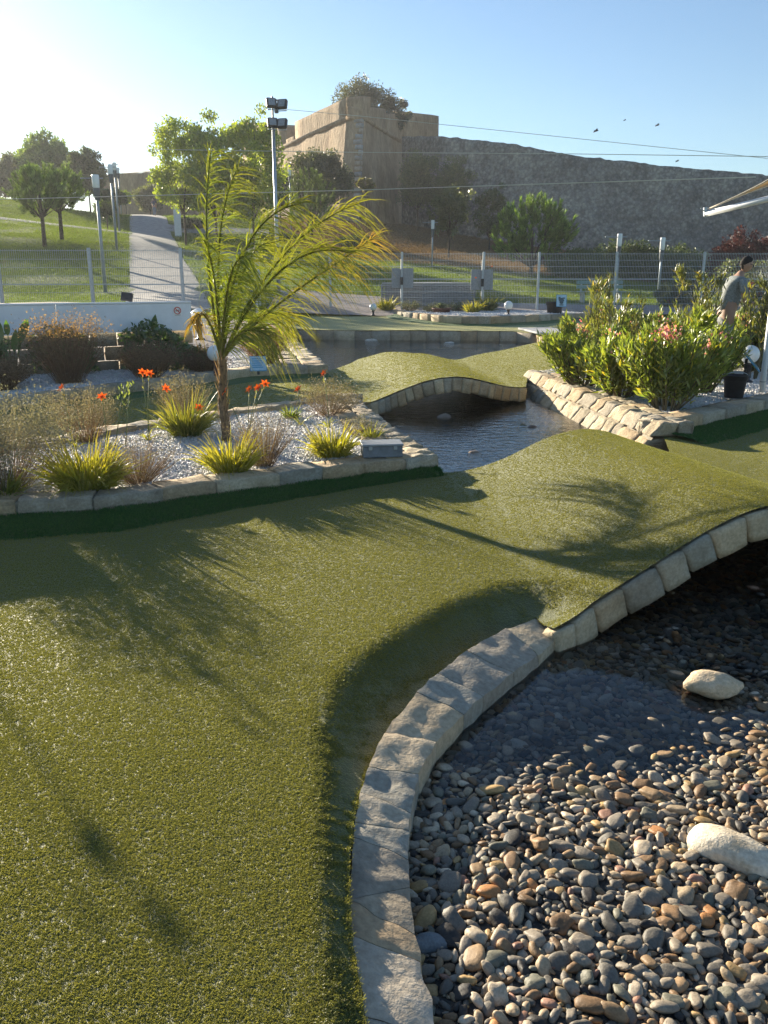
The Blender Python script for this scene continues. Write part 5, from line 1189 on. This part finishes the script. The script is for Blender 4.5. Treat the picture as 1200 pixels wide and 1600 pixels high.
# far bed plants
for px, py, h, cols, lb in ((604, 486, .5, YG, 'bright yellow grassy clump at the left end of the far bed'), (738, 489, .42, YG, 'bright yellow grassy clump in the middle of the far bed'), (762, 487, .55, ((.06, .1, .02), (.16, .2, .05)), 'green grassy clump with orange lilies in the far bed')):
    p = P(px, py, .34); grass_clump('yellow_clump', lb, p, h, .5, 110, cols, w=.03, flowers=2 if 'lilies' in lb else 0, fl_h=1.7)
for px, py, h, lb in ((641, 487, .38, 'low grey green cushion shrub behind the far stone edging'), (676, 488, .3, 'small grey cushion shrub beside the brown trough'), (712, 487, .34, 'low green shrub right of the brown trough')):
    twig_shrub('cushion_shrub', lb, P(px, py, .34), h, .42, 90, 900, TW, ((.16, .17, .09), (.28, .28, .16)), .05, w=.012)

# ------------------------------------------------------------------ lamps, signs and small objects
def globe(label, base, r, stem=.16, base_mat='dark', plinth=None):
    root = empty('globe_lamp', base, label, 'lamp', 'white globe garden lamps'); mb = MB()
    mb.lathe([(r * .62, 0), (r * .6, .02), (r * .3, .035), (r * .26, stem), (r * .5, stem + .02), (r * .52, stem + .05)], (0, 0, 0), 16); mb.build('foot', M[base_mat], root, True)
    mb = MB(); pr = [(r * math.sin(math.pi * k / 12) + .001, stem + .04 + r * .95 - r * math.cos(math.pi * k / 12)) for k in range(13)]; mb.lathe(pr, (0, 0, 0), 22); mb.build('globe', M['glass'], root, True); return root
M['rust'] = simple('red_brown_plinth', (.16, .07, .05), .8, 0, .2)
p = D(583, 487, 28.6); globe('white globe lamp at the left end of the far bed', (p.x, p.y, G(p.x, p.y) + .05), .12, .12)
p = P(794, 493, .34); globe('white globe lamp at the right end of the far bed', p, .135, .14)
p = P(338, 586, .17); globe('white globe lamp on a red brown foot partly hidden by the palm trunk', p, .115, .16, 'rust')
p = D(312, 522, 13.6); globe('white globe lamp right behind the end of the white board', (p.x, p.y, .55), .13, .2)
p = D(1171, 560, 11.8); globe('white globe lamp peeping out between the oleanders beside the white pole', (p.x, p.y, .1), .13, .22)
# info signs
def info_sign(label, base, h, w, hgt, tilt, rz, art):
    root = empty('info_sign', base, label, 'sign', None, None, rz); mb = MB(); mb.bbox((0, .03, h / 2), (.035, .035, h), .005); mb.build('post', M['dark'], root)
    Rm = Matrix.Rotation(-tilt, 3, 'X'); c = Vector((0, 0, h)); mb = MB(); mb.bbox(c, (w, .014, hgt), .004, 0, 0, Rm); mb.build('panel', M['sign_blue'], root)
    mb = MB(); f = lambda x, z, y=-.011: c + Rm @ Vector((x * w, y, z * hgt))
    def quad(x0, x1, z0, z1, mi, y): mb.add([f(x0, z0, y), f(x1, z0, y), f(x1, z1, y), f(x0, z1, y)], [(0, 1, 2, 3)], mi)
    art(quad, mb, f); mb.build('print', [M['sign_pale'], M['sign_blue'], M['sign_dkblue'], M['sign_white'], M['sign_sand'], M['sign_green']], root); return root
M['sign_dkblue'] = simple('sign_dark_blue', (.03, .09, .12), .4); M['sign_sand'] = simple('sign_sand', (.5, .42, .28), .4); M['sign_green'] = simple('sign_sea_green', (.06, .2, .2), .4, 0, .25, 30)
def art_tilted(quad, mb, f):
    quad(-.46, .46, -.46, .46, 0, -.010); quad(-.36, .38, -.40, .28, 5, -.012)
    mb.add([f(-.36, .10, -.014), f(-.1, .02, -.014), f(.2, .10, -.014), f(.2, .28, -.014), f(-.36, .28, -.014)], [(0, 1, 2, 3, 4)], 4); mb.add([f(-.1, .28, -.016), f(.3, .28, -.016), f(.38, .08, -.016), f(.1, .06, -.016)], [(0, 1, 2, 3)], 2)
    quad(-.25, .0, .34, .40, 2, -.012); quad(.0, .36, -.40, -.2, 2, -.0155)
def art_far(quad, mb, f):
    quad(-.46, .46, -.46, .46, 0, -.010); v = [f(.24 * math.cos(t) * (1 + .18 * math.sin(5 * t)), .26 * math.sin(t) - .02, -.013) for t in np.linspace(0, 6.283, 24)[:-1]]; mb.add(v, [tuple(range(len(v)))], 2)
    quad(-.3, -.1, .1, .32, 2, -.0145); quad(.08, .34, .16, .26, 2, -.0145); quad(-.2, .2, -.4, -.3, 2, -.0145)
def art_small(quad, mb, f):
    quad(-.46, .46, -.46, .46, 0, -.010)
    for k in range(5): quad(-.36, .3 - .08 * (k % 2), .28 - k * .14, .34 - k * .14, 1, -.012)
p = D(1166, 600, 10.7); info_sign('tilted blue information sign with a picture above the black bucket', (p.x, p.y, .1), .43, .33, .40, R(42), R(68), art_tilted)
p = D(876, 492, 27.6); info_sign('small blue sign with a dark emblem on a black post by the far bin', (p.x, p.y, .2), .56, .33, .38, R(8), R(0), art_far)
p = P(402, 584, .2); info_sign('small pale blue sign leaning in the gravel of the heather bed', (p.x, p.y + .12, .17), .16, .24, .22, R(20), R(12), art_small)
p = Vector((-4.0, 6.85, 0)); info_sign('blue information sign beyond the near end of the palm bed', p, .72, .7, .42, R(15), R(30), art_small)
def bucket(label, base, r, h, handle=True):
    root = empty('bucket', base, label, 'bucket'); mb = MB()
    mb.lathe([(r * .78, 0), (r * .8, .004), (r * .96, h * .78), (r * 1.04, h * .79), (r * 1.05, h * .97), (r * 1.09, h * .98), (r * 1.09, h), (r * 1.0, h), (r * .95, h * .8), (r * .75, .03)], (0, 0, 0), 26); mb.build('body', M['dark'], root, True)
    if handle:
        mb = MB(); mb.tube([(r * 1.06 * math.cos(t), -r * .35 * math.sin(t), h * .93 + r * .42 * math.sin(t)) for t in np.linspace(0, math.pi, 13)], .0045, 6); mb.build('handle', M['metal'], root, True)
    return root
bucket('black plastic bucket with a wire handle on the shaded stone edging', P(1146, 621, .13), .135, .27)
p = D(866, 491, 27.9); bucket('black bin beside the small far blue sign', (p.x, p.y, .22), .27, .5, False)
# white pole
b = P(1190, 613, .13); root = empty('white_pole', b, 'slim white pole standing on the stone edging at the frame edge', 'pole'); mb = MB(); mb.tube([(0, 0, 0), (0, 0, .5), (.0, 0, 1.25)], .037, 18); mb.build('post', M['white'], root, True)
mb = MB(); mb.lathe([(.039, .13), (.0395, .135), (.039, .14)], (0, 0, 0), 18); mb.build('joint', M['board'], root); mb = MB(); mb.lathe([(.037, 1.25), (.03, 1.27), (.012, 1.28)], (0, 0, 0), 18); mb.build('cap', M['white'], root, True)
# grey box on the palm bed edging
b = P(596, 716, .145); root = empty('equipment_box', (b.x, b.y + .12, .145), 'low slate grey equipment box on the corner of the palm bed edging', 'box', rz=.12)
mb = MB(); mb.bbox((0, 0, .045), (.32, .2, .09), .006); mb.build('body', M['slate'], root); mb = MB(); mb.bbox((0, 0, .1), (.335, .215, .018), .005); mb.build('lid', M['board'], root)
for sx in (-1, 1): mb = MB(); mb.bbox((sx * .1, -.104, .078), (.03, .012, .03), .003); mb.build('latch', M['metal'], root)
# small floodlight on the white board
b = D(199, 472, 12.9); root = empty('floodlight', (b.x, b.y, b.z), 'small black floodlight leaning on top of the white board', 'floodlight', rz=.1)
mb = MB(); mb.bbox((0, 0, .075), (.17, .05, .125), .008, 0, 0, Matrix.Rotation(R(-14), 3, 'X') @ Matrix.Rotation(R(8), 3, 'Y')); mb.build('housing', M['dark'], root); mb = MB(); mb.bbox((0, .02, .01), (.05, .05, .04), .006); mb.build('bracket', M['metal'], root)
# slatted box
a, b = D(597, 480, 31.6), D(735, 480, 33.2); zt = D(660, 444, 31.3).z; z0 = G(a.x, a.y) + .02
root = empty('slatted_box', ((a.x + b.x) / 2, 32.3, z0), 'low grey slatted enclosure behind the mesh fence', 'enclosure'); ro = root.location; cx = D(661, 480, 30.9); crn = [Vector((a.x, 31.9, 0)), Vector((cx.x, 31.0, 0)), Vector((b.x, 31.9, 0)), Vector(((a.x + b.x - cx.x), 33.4, 0))]
M['slat_l'] = simple('grey_slat', (.26, .27, .29), .6, 0, .15, 6)
for i in range(4):
    p, q = crn[i], crn[(i + 1) % 4]; d = q - p; an = math.atan2(d.y, d.x); n = 9
    for k in range(n):
        z = (zt - z0) * (k + .5) / n; mb = MB(); c = (p + q) / 2; mb.bbox((c.x - ro.x, c.y - ro.y, z), (d.length - .06, .03, (zt - z0) / n * .68), .004, an); mb.build('slat', M['slat_l'], root)
    mb = MB(); mb.bbox((p.x - ro.x, p.y - ro.y, (zt - z0) / 2), (.07, .07, zt - z0), .006, an); mb.build('corner_post', M['greybox'], root)
mb = MB(); v = [Vector((p.x - ro.x, p.y - ro.y, zt - z0 + .004)) for p in crn]; v2 = [p + Vector((0, 0, .05)) for p in v]; mb.add(v + v2, [(3, 2, 1, 0), (4, 5, 6, 7), (0, 1, 5, 4), (1, 2, 6, 5), (2, 3, 7, 6), (3, 0, 4, 7)]); mb.build('top', M['slab'], root)
mb = MB(); v = [Vector(((p.x - ro.x) * .93, (p.y - ro.y) * .93, 0)) for p in crn]; v2 = [p + Vector((0, 0, zt - z0 - .02)) for p in v]; mb.add(v + v2, [(0, 1, 5, 4), (1, 2, 6, 5), (2, 3, 7, 6), (3, 0, 4, 7)]); mb.build('inner_panel', M['greybox'], root)
# trough in the far bed
b = P(690, 489, .34); root = empty('trough', b, 'small brown trough with a grey succulent in the far bed', 'plant pot'); mb = MB(); mb.lathe([(.26, 0), (.3, .12), (.33, .13), (.33, .16), (.28, .16), (.25, .1)], (0, 0, 0), 18); mb.build('pot', M['rust'], root, True)
n = 60; link_mesh('foliage', blade_mesh('foliage', np.zeros((n, 3)) + [0, 0, .12], np.c_[rng.normal(0, .7, (n, 2)), np.ones(n)], .32, .05, .2, tint_n(n, (.12, .15, .12), (.2, .23, .19)), K=3), M['leaf'], root)
# bench beyond the fence
b = D(938, 476, 35); root = empty('park_bench', (b.x, b.y, G(b.x, b.y) + .05), 'pale green slatted bench in the shade behind the fence', 'bench'); M['pale_green'] = simple('pale_green_paint', (.25, .38, .33), .6)
for k in range(3): mb = MB(); mb.bbox((0, -.2 + .17 * k, .43), (1.9, .14, .04), .008); mb.build('seat', M['pale_green'], root)
for k in range(2): mb = MB(); mb.bbox((0, .3, .62 + .18 * k), (1.9, .04, .14), .008); mb.build('backrest', M['pale_green'], root)
for sx in (-1, 1): mb = MB(); mb.bbox((sx * .75, -.1, .2), (.06, .4, .4), .01); mb.box((sx * .75, .33, .4), (.06, .05, .82)); mb.build('leg', M['metal'], root)
# street lamps
M['pole'] = simple('lamp_pole', (.33, .38, .42), .5, .4, .1); M['pole_dk'] = simple('lamp_collar', (.12, .13, .14), .5, .3, .1)
def street_lamp(label, base, h, r=.07, side=-1):
    root = empty('street_lamp', base, label, 'street lamp', 'street lamps in the park'); mb = MB(); mb.tube([(0, 0, -.1), (0, 0, h * .5), (0, 0, h - .75)], [r, r * .9, r * .8], 10); mb.build('pole', M['pole'], root, True)
    mb = MB(); mb.lathe([(r * 1.2, h - .95), (r * 1.6, h - .85), (r * 2.0, h - .55), (r * 1.9, h - .5)], (0, 0, 0), 12); mb.build('collar', M['pole_dk'], root)
    mb = MB(); mb.lathe([(r * 1.8, h - .5), (r * 2.0, h - .45), (r * 2.1, h - .04), (r * 1.9, h)], (0, 0, 0), 14); mb.build('lantern', M['glass'], root, True)
    mb = MB(); mb.tube([(side * .55, 0, h - .13), (.3 * -side, 0, h - .13)], .022, 6); mb.lathe([(.05, h - .15), (.05, h - .11)], (side * .55, 0, 0), 8); mb.build('arm', M['pole'], root, True); return root
for px, py, top, Y, lb in ((165, 458, 273, 35.5, 'nearest street lamp of the row along the path'), (183, 393, 257, 49, 'second nearest street lamp of the row along the path'), (187, 363, 254, 61, 'third nearest street lamp of the row along the path'), (190, 339, 262, 84, 'farthest street lamp of the row along the path')):
    b = D(px, py, Y); z = G(b.x, b.y); street_lamp(lb, (b.x, b.y, z), D(px, top, Y).z - z)
for px, top, Y, lb in ((964, 365, 36, 'thin street lamp with a bent look behind the fence, left of the pair'), (1031, 371, 36, 'thin street lamp behind the fence, right of the pair'), (457, 264, 66, 'street lamp with a white head before the dark olive tree'), (675, 344, 52, 'blue grey street lamp below the pale olive tree')):
    b = D(px, 430, Y); z = G(b.x, b.y); street_lamp(lb, (b.x, b.y, z), D(px, top, Y).z - z, .05)
# white pillar
b = D(279, 371, 66); z = G(b.x, b.y); root = empty('stone_pillar', (b.x, b.y, z), 'white rectangular pillar beside the path on the lawn', 'pillar'); h = D(279, 326, 66).z - z
mb = MB(); mb.bbox((0, 0, h / 2 - .05), (.5, .35, h + .1), .03, .2); mb.build('shaft', M['white'], root); mb = MB(); mb.bbox((0, 0, h + .02), (.54, .39, .06), .02, .2); mb.build('cap', M['white'], root)
# floodlight mast
b = D(436, 470, 31.5); z = G(b.x, b.y); ht = D(432, 200, 31.5).z - z; root = empty('floodlight_mast', (b.x, b.y, z), 'tall grey mast with four black floodlights', 'floodlight mast')
mb = MB(); mb.tube([(0, 0, -.1), (0, 0, ht * .5), (0, 0, ht + .1)], [.075, .065, .055], 12); mb.build('mast', M['metal'], root, True)
mb = MB(); mb.tube([(0, 0, ht), (0, 0, ht + 1.0)], .035, 8); mb.bbox((.02, 0, ht + .05), (.6, .06, .05), .01); mb.bbox((.02, 0, ht + .88), (.5, .06, .05), .01); mb.bbox((.13, 0, ht + .62), (.14, .12, .3), .02); mb.build('crossbar', M['pole_dk'], root)
for px, py, rz in ((424, 161, .35), (441, 163, -.25), (426, 192, .25), (441, 193, -.25)):
    q = D(px, py, 31.35) - root.location; fl = MB(); Rm = Matrix.Rotation(rz, 3, 'Z') @ Matrix.Rotation(R(-20), 3, 'X'); fl.bbox(q, (.36, .16, .34), .04, 0, 0, Rm); o = fl.build('floodlight', M['dark'], root)
    g = MB(); g.bbox(q + Rm @ Vector((0, -.082, 0)), (.24, .012, .24), .004, 0, 0, Rm); g.build('lens', M['lens'] if 'lens' in M else M.setdefault('lens', simple('floodlight_lens', (.35, .37, .38), .15, .3)), o)
    g = MB(); g.bbox(q + Vector((0, .02, -.2)), (.32, .03, .03), .006, rz); g.build('bracket', M['metal'], o)
# cables
M['cable'] = simple('pale_cable', (.62, .62, .52), .6, 0, .05)
def cable(label, pts, r, sag=.0):
    a = [D(*p) for p in pts]; o = []
    for i in range(len(a) - 1): o += [a[i].lerp(a[i + 1], k / 10) + Vector((0, 0, -sag * 4 * (k / 10) * (1 - k / 10))) for k in range(10)]
    o.append(a[-1]); c = a[0].copy(); mb = MB(); mb.tube([p - c for p in o], r, 5); ob = mb.build('cable', M['cable'], None, True); ob.location = c; return tag(ob, label, 'cable')
cable('lowest pale cable strung across the lawn towards the shade sail', [(-60, 313, 21), (560, 297, 19), (1181, 276.5, 15)], .008)
cable('middle pale cable strung from the palm side across the fort', [(240, 233.5, 30), (560, 238, 27), (900, 240.5, 25), (1300, 246, 23)], .009)
cable('highest pale cable crossing the fort parapet', [(447, 171, 31.3), (570, 182, 30), (700, 195.5, 29), (1300, 258, 26)], .008)
# shade sail
tip = D(1108, 326, 14.0); root = empty('shade_sail', tip, 'cream shade sail corner with its white boom at the frame edge', 'shade sail'); ro = root.location
e1, e2 = D(1330, 196, 12.5), D(1330, 262, 12.6); V = []; K = 10
for i in range(K + 1):
    u = i / K
    for j in range(5):
        w = j / 4; p = tip.lerp(e1.lerp(e2, w), u); bow = math.sin(math.pi * u) * .10; p.z += bow * (w - .5) * 2 * .9 - .0; p.y += .12 * math.sin(math.pi * w) * u; V.append(p - ro)
mb = MB(); mb.add(V, [(i*5+j, i*5+j+1, i*5+j+6, i*5+j+5) for i in range(K) for j in range(4)])
M['sail'] = leafmat('sail_cloth', .5, .02, .5, (1, .95, .85)); M['sail'].node_tree.nodes['Attribute'].attribute_name = 'tint'
o = mb.build('cloth', M['sail'], root, True); at_ = o.data.attributes.new('tint', 'FLOAT_COLOR', 'POINT'); at_.data.foreach_set('color', np.tile([.62, .52, .38, 1], len(o.data.vertices)).astype(np.float32))
sm_ = o.modifiers.new('thickness', 'SOLIDIFY'); sm_.thickness = .004
mb = MB(); mb.tube([p for p in [V[i*5] for i in range(K + 1)]], .012, 6); mb.tube([V[i*5+4] for i in range(K + 1)], .012, 6); mb.build('hem', M['sail_hem'] if 'sail_hem' in M else M.setdefault('sail_hem', simple('sail_hem', (.6, .52, .4), .7)), root, True)
mb = MB(); mb.tube([D(1103, 334, 14) - ro, D(1330, 280, 12.6) - ro], .045, 12); mb.build('boom', M['white'], root, True)
mb = MB(); q = D(1102, 331, 14) - ro; mb.bbox(q, (.05, .06, .14), .008, 0, 0, Matrix.Rotation(R(-8), 3, 'Y')); mb.tube([q + Vector((0, 0, .06)), Vector((0, 0, 0))], .01, 6); mb.tube([q + Vector((-.08, 0, .05)), q], .008, 6); mb.build('bracket', M['metal'], root)
# birds
for px, py, Y, s_, lb in ((931, 205, 60, 1.0, 'dark bird gliding above the wall, lowest of the three near it'), (976, 188, 62, .5, 'tiny bird high above the wall'), (1027, 196, 60, .8, 'dark bird gliding highest on the right above the wall'), (1058, 252, 64, .7, 'tiny bird skimming the wall top')):
    b = D(px, py, Y); root = empty('bird', b, lb, 'bird'); mb = MB(); mb.tube([(-.18 * s_, 0, -.08 * s_), (-.05 * s_, 0, 0), (.1 * s_, 0, .04 * s_), (.18 * s_, 0, .06 * s_)], [.01, .05 * s_, .045 * s_, .012], 7); mb.build('body', M['dark'], root, True)
    for q in (-1, 1): mb = MB(); mb.add([(-.06*s_, 0, 0), (.08*s_, 0, .02*s_), (.06*s_, q*.32*s_, .12*s_), (-.0, q*.6*s_, .06*s_), (-.06*s_, q*.3*s_, .1*s_)], [(0, 1, 2, 4), (2, 3, 4)]); mb.build('wing', M['dark'], root)

# ------------------------------------------------------------------ people
M['skin'] = simple('skin', (.42, .24, .16), .5, 0, .06, 12); M['hair'] = simple('dark_hair', (.014, .010, .008), .9, 0, .3, 60)
def skin_body(name, nodes, edges, mat, parent, sub=2):
    me = bpy.data.meshes.new(name); me.from_pydata([n_[0] for n_ in nodes], edges, []); o = bpy.data.objects.new(name, me); col.objects.link(o); o.parent = parent; me.materials.append(mat)
    sk = o.modifiers.new('skin', 'SKIN'); sk.use_smooth_shade = True
    for i, n_ in enumerate(nodes):
        r_ = n_[1]; me.skin_vertices[0].data[i].radius = (r_, r_) if not isinstance(r_, tuple) else r_
    me.skin_vertices[0].data[0].use_root = True
    ss = o.modifiers.new('subdivision', 'SUBSURF'); ss.levels = sub; ss.render_levels = sub
    return o
def person(label, base, rz, shirt, trousers, height=1.78, lean=.12, arm_bend=1.0, glasses=True, walking=False, hair='hair'):
    """faces +X before rz; one continuous body, clothes and hair are children"""
    k = height / 1.78; root = empty('person', base, label, 'person', None, None, rz); root.scale = (k, k, k)
    lx = lean; st = .16 if walking else .03
    hip = .93; sh = 1.44
    N_ = [((0, 0, .98), (.125, .155)), ((lx * .35, 0, 1.15), (.11, .14)), ((lx * .75, 0, 1.34), (.115, .165)), ((lx * .95, 0, 1.46), (.075, .11)), ((lx * 1.15, 0, 1.53), .058), ((lx * 1.35, 0, 1.60), .055)]
    E_ = [(0, 1), (1, 2), (2, 3), (3, 4), (4, 5)]
    hands = []
    for s_ in (-1, 1):
        b = len(N_); st_ = st * s_
        N_ += [((0, .09 * s_, .90), .098), ((st_ * .6 + .02, .10 * s_, .50), .062), ((st_ * 1.1 - .02, .10 * s_, .27), .055), ((st_ * 1.2 - .03, .10 * s_, .09), .042), ((st_ * 1.2 + .08, .11 * s_, .045), .045), ((st_ * 1.2 + .17, .115 * s_, .035), .032)]
        E_ += [(0, b), (b, b+1), (b+1, b+2), (b+2, b+3), (b+3, b+4), (b+4, b+5)]
        b = len(N_); sx = lx * .9
        el = (sx - .06 + .05 * arm_bend, .245 * s_, 1.14); wr = (sx + .14 * arm_bend, .20 * s_, 1.14 - .25 + .22 * arm_bend)
        hd = (wr[0] + .07 * arm_bend + .01, .185 * s_, wr[2] - .07 + .08 * arm_bend)
        N_ += [((sx, .15 * s_, 1.44), .068), ((sx - .01, .205 * s_, 1.40), .058), (el, .044), (wr, .030), (hd, (.040, .024))]
        E_ += [(3, b), (b, b+1), (b+1, b+2), (b+2, b+3), (b+3, b+4)]; hands.append((Vector(wr), Vector(hd), b + 4, s_))
        # fingers and thumb
        f = (Vector(hd) - Vector(wr)).normalized(); side = Vector((0, 1, 0)); side = (side - f * side.dot(f)).normalized(); pn = f.cross(side)
        for q in range(4):
            o_ = Vector(hd) + side * (.022 * (q - 1.5)) + f * .02; ln = (.062, .075, .07, .055)[q]; b2 = len(N_); N_ += [(tuple(o_ + f * ln * .5), .0095), (tuple(o_ + f * ln * .9 + pn * .02 * s_), .0085)]; E_ += [(b + 4, b2), (b2, b2 + 1)]
        b2 = len(N_); o_ = Vector(wr) + f * .04; N_ += [(tuple(o_ + side * (-.035) + f * .015), .012), (tuple(o_ + side * (-.045) + f * .055), .0095)]; E_ += [(b + 3, b2), (b2, b2 + 1)]
    skin_body('body', N_, E_, M['skin'], root)
    # head: shaped skull with nose, brow, chin and ears
    hc = Vector((lx * 1.5 + .035, 0, 1.685)); V_, F_ = ico(4); hv = []
    for p in V_:
        x, y, z = p; q = Vector((x * .098, y * .076, z * .118))
        if x > 0 and z < 0: q.x *= 1 - .1 * abs(z); q.y *= 1 - .25 * abs(z)
        if x < 0 and z < -.2: q.x *= 1 - .35 * abs(z)
        nose = max(0, x) ** 6 * math.exp(-((z + .22) / .22) ** 2 - (y / .16) ** 2); q.x += .026 * nose
        q.x += .008 * max(0, x) ** 3 * math.exp(-((z - .12) / .1) ** 2); q.x -= .007 * max(0, x) ** 3 * math.exp(-((z + .02) / .08) ** 2 - ((abs(y) - .4) / .2) ** 2)
        q.x += .006 * max(0, x) ** 4 * math.exp(-((z + .58) / .06) ** 2 - (y / .3) ** 2) + .007 * max(0, x) ** 3 * math.exp(-((z + .9) / .15) ** 2)
        hv.append(hc + Matrix.Rotation(R(14), 3, 'Y') @ q)
    me = np_mesh('head', np.array([tuple(p) for p in hv]), F_); link_mesh('head', me, M['skin'], root, True)
    Ry = Matrix.Rotation(R(14), 3, 'Y')
    for s_ in (-1, 1):
        mb = MB(); mb.lathe([(.004, -.008), (.02, -.006), (.026, 0), (.02, .007), (.004, .004)], (0, 0, 0), 12); o = mb.build('ear', M['skin'], root, True); o.matrix_local = Matrix.Translation(hc + Ry @ Vector((-.008, s_ * .076, -.012))) @ Matrix.Rotation(R(90), 4, 'X') @ Matrix.Diagonal((.75, 1.25, 1, 1))
        mb = MB(); pr = [(.011 * math.sin(math.pi * t / 6) + .0005, -.011 * math.cos(math.pi * t / 6)) for t in range(7)]; mb.lathe(pr, hc + Ry @ Vector((.083, s_ * .03, -.002)), 10); mb.build('eye', M['glass'], root, True)
    # hair cap
    hh = []
    for p in V_:
        q = Vector((p[0] * .104 - .004, p[1] * .082, p[2] * .124 + .004)); d = noise.noise(Vector(p) * 9) * .004; q = q * (1 + d * 8)
        cut = .18 + .75 * max(0, p[0]) - .55 * max(0, -p[0])
        if p[2] < cut: q = q * .86
        hh.append(hc + Ry @ q)
    link_mesh('hair', np_mesh('hair', np.array([tuple(p) for p in hh]), F_), M[hair], root, True)
    if glasses:
        mb = MB()
        for s_ in (-1, 1):
            mb.bbox(hc + Ry @ Vector((.098, s_ * .033, .0)), (.008, .052, .036), .003, 0, 0, Ry); mb.box(hc + Ry @ Vector((.045, s_ * .08, .008)), (.1, .004, .007), 0, 0, Ry)
        mb.box(hc + Ry @ Vector((.102, 0, .008)), (.005, .02, .006), 0, 0, Ry); mb.build('sunglasses', M['dark'], root)
    # shirt and trousers
    sN = [((lx * .02, 0, .93), (.14, .175)), ((lx * .35, 0, 1.15), (.128, .158)), ((lx * .75, 0, 1.34), (.13, .18)), ((lx * .95, 0, 1.455), (.085, .125)), ((lx * 1.05, 0, 1.50), .068)]; sE = [(0, 1), (1, 2), (2, 3), (3, 4)]
    for s_ in (-1, 1):
        b = len(sN); sx = lx * .9; sN += [((sx, .15 * s_, 1.44), .082), ((sx - .01, .21 * s_, 1.39), .076), ((sx - .03 + .02 * arm_bend, .235 * s_, 1.24), .068)]; sE += [(3, b), (b, b+1), (b+1, b+2)]
    skin_body('shirt', sN, sE, shirt, root)
    tN = [((0, 0, .97), (.133, .162)), ((0, 0, .90), (.135, .165))]; tE = [(0, 1)]
    for s_ in (-1, 1):
        b = len(tN); st_ = st * s_; tN += [((0, .09 * s_, .86), .112), ((st_ * .6 + .02, .10 * s_, .50), .085), ((st_ * 1.1 - .02, .10 * s_, .28), .075), ((st_ * 1.2 - .03, .10 * s_, .11), .07)]; tE += [(1, b), (b, b+1), (b+1, b+2), (b+2, b+3)]
    skin_body('trousers', tN, tE, trousers, root); return root
M['shirt_grey'] = simple('grey_shirt', (.27, .29, .28), .9, 0, .25, 50, .004); M['cloth_khaki'] = simple('khaki_cloth', (.40, .41, .42), .9, 0, .15); M['shirt_pale'] = simple('pale_blue_shirt', (.42, .48, .66), .9, 0, .1); M['cloth_blue'] = simple('dark_blue_cloth', (.03, .045, .10), .9, 0, .2); M['cloth_jeans'] = simple('faded_jeans', (.2, .24, .3), .9)
b = D(1130, 520, 13.3); zt = D(1140, 401, 13.3).z; person('man in a grey T-shirt and sunglasses looking down behind the oleanders', (b.x, b.y, zt - 1.80), R(12), M['shirt_grey'], M['cloth_khaki'], 1.78, .16, 1.0)
b = D(1221, 520, 13.6); person('person in a pale blue shirt cut off at the frame edge behind the pole', (b.x, b.y, D(1200, 418, 13.6).z - 1.66), R(100), M['shirt_pale'], M['white'], 1.66, .06, .3, False)
b = D(242, 341, 90); person('distant walker in a dark blue top on the path', (b.x, b.y, G(b.x, b.y) + .03), R(95), M['cloth_blue'], M['cloth_jeans'], 1.75, .05, .3, False, True)

# ------------------------------------------------------------------ air
mb = MB(); mb.box((0, 62, 13), (300, 200, 30)); hz = mb.build('haze', [])
m = bpy.data.materials.new('haze'); m.use_nodes = True; nt = m.node_tree; nt.nodes.clear(); out = nt.nodes.new('ShaderNodeOutputMaterial'); pv = nt.nodes.new('ShaderNodeVolumePrincipled')
pv.inputs['Color'].default_value = (.95, .96, 1, 1); pv.inputs['Density'].default_value = .0005; pv.inputs['Anisotropy'].default_value = .35
nt.links.new(pv.outputs[0], out.inputs['Volume']); hz.data.materials.append(m); tag(hz, 'thin evening haze', None, None, 'stuff')
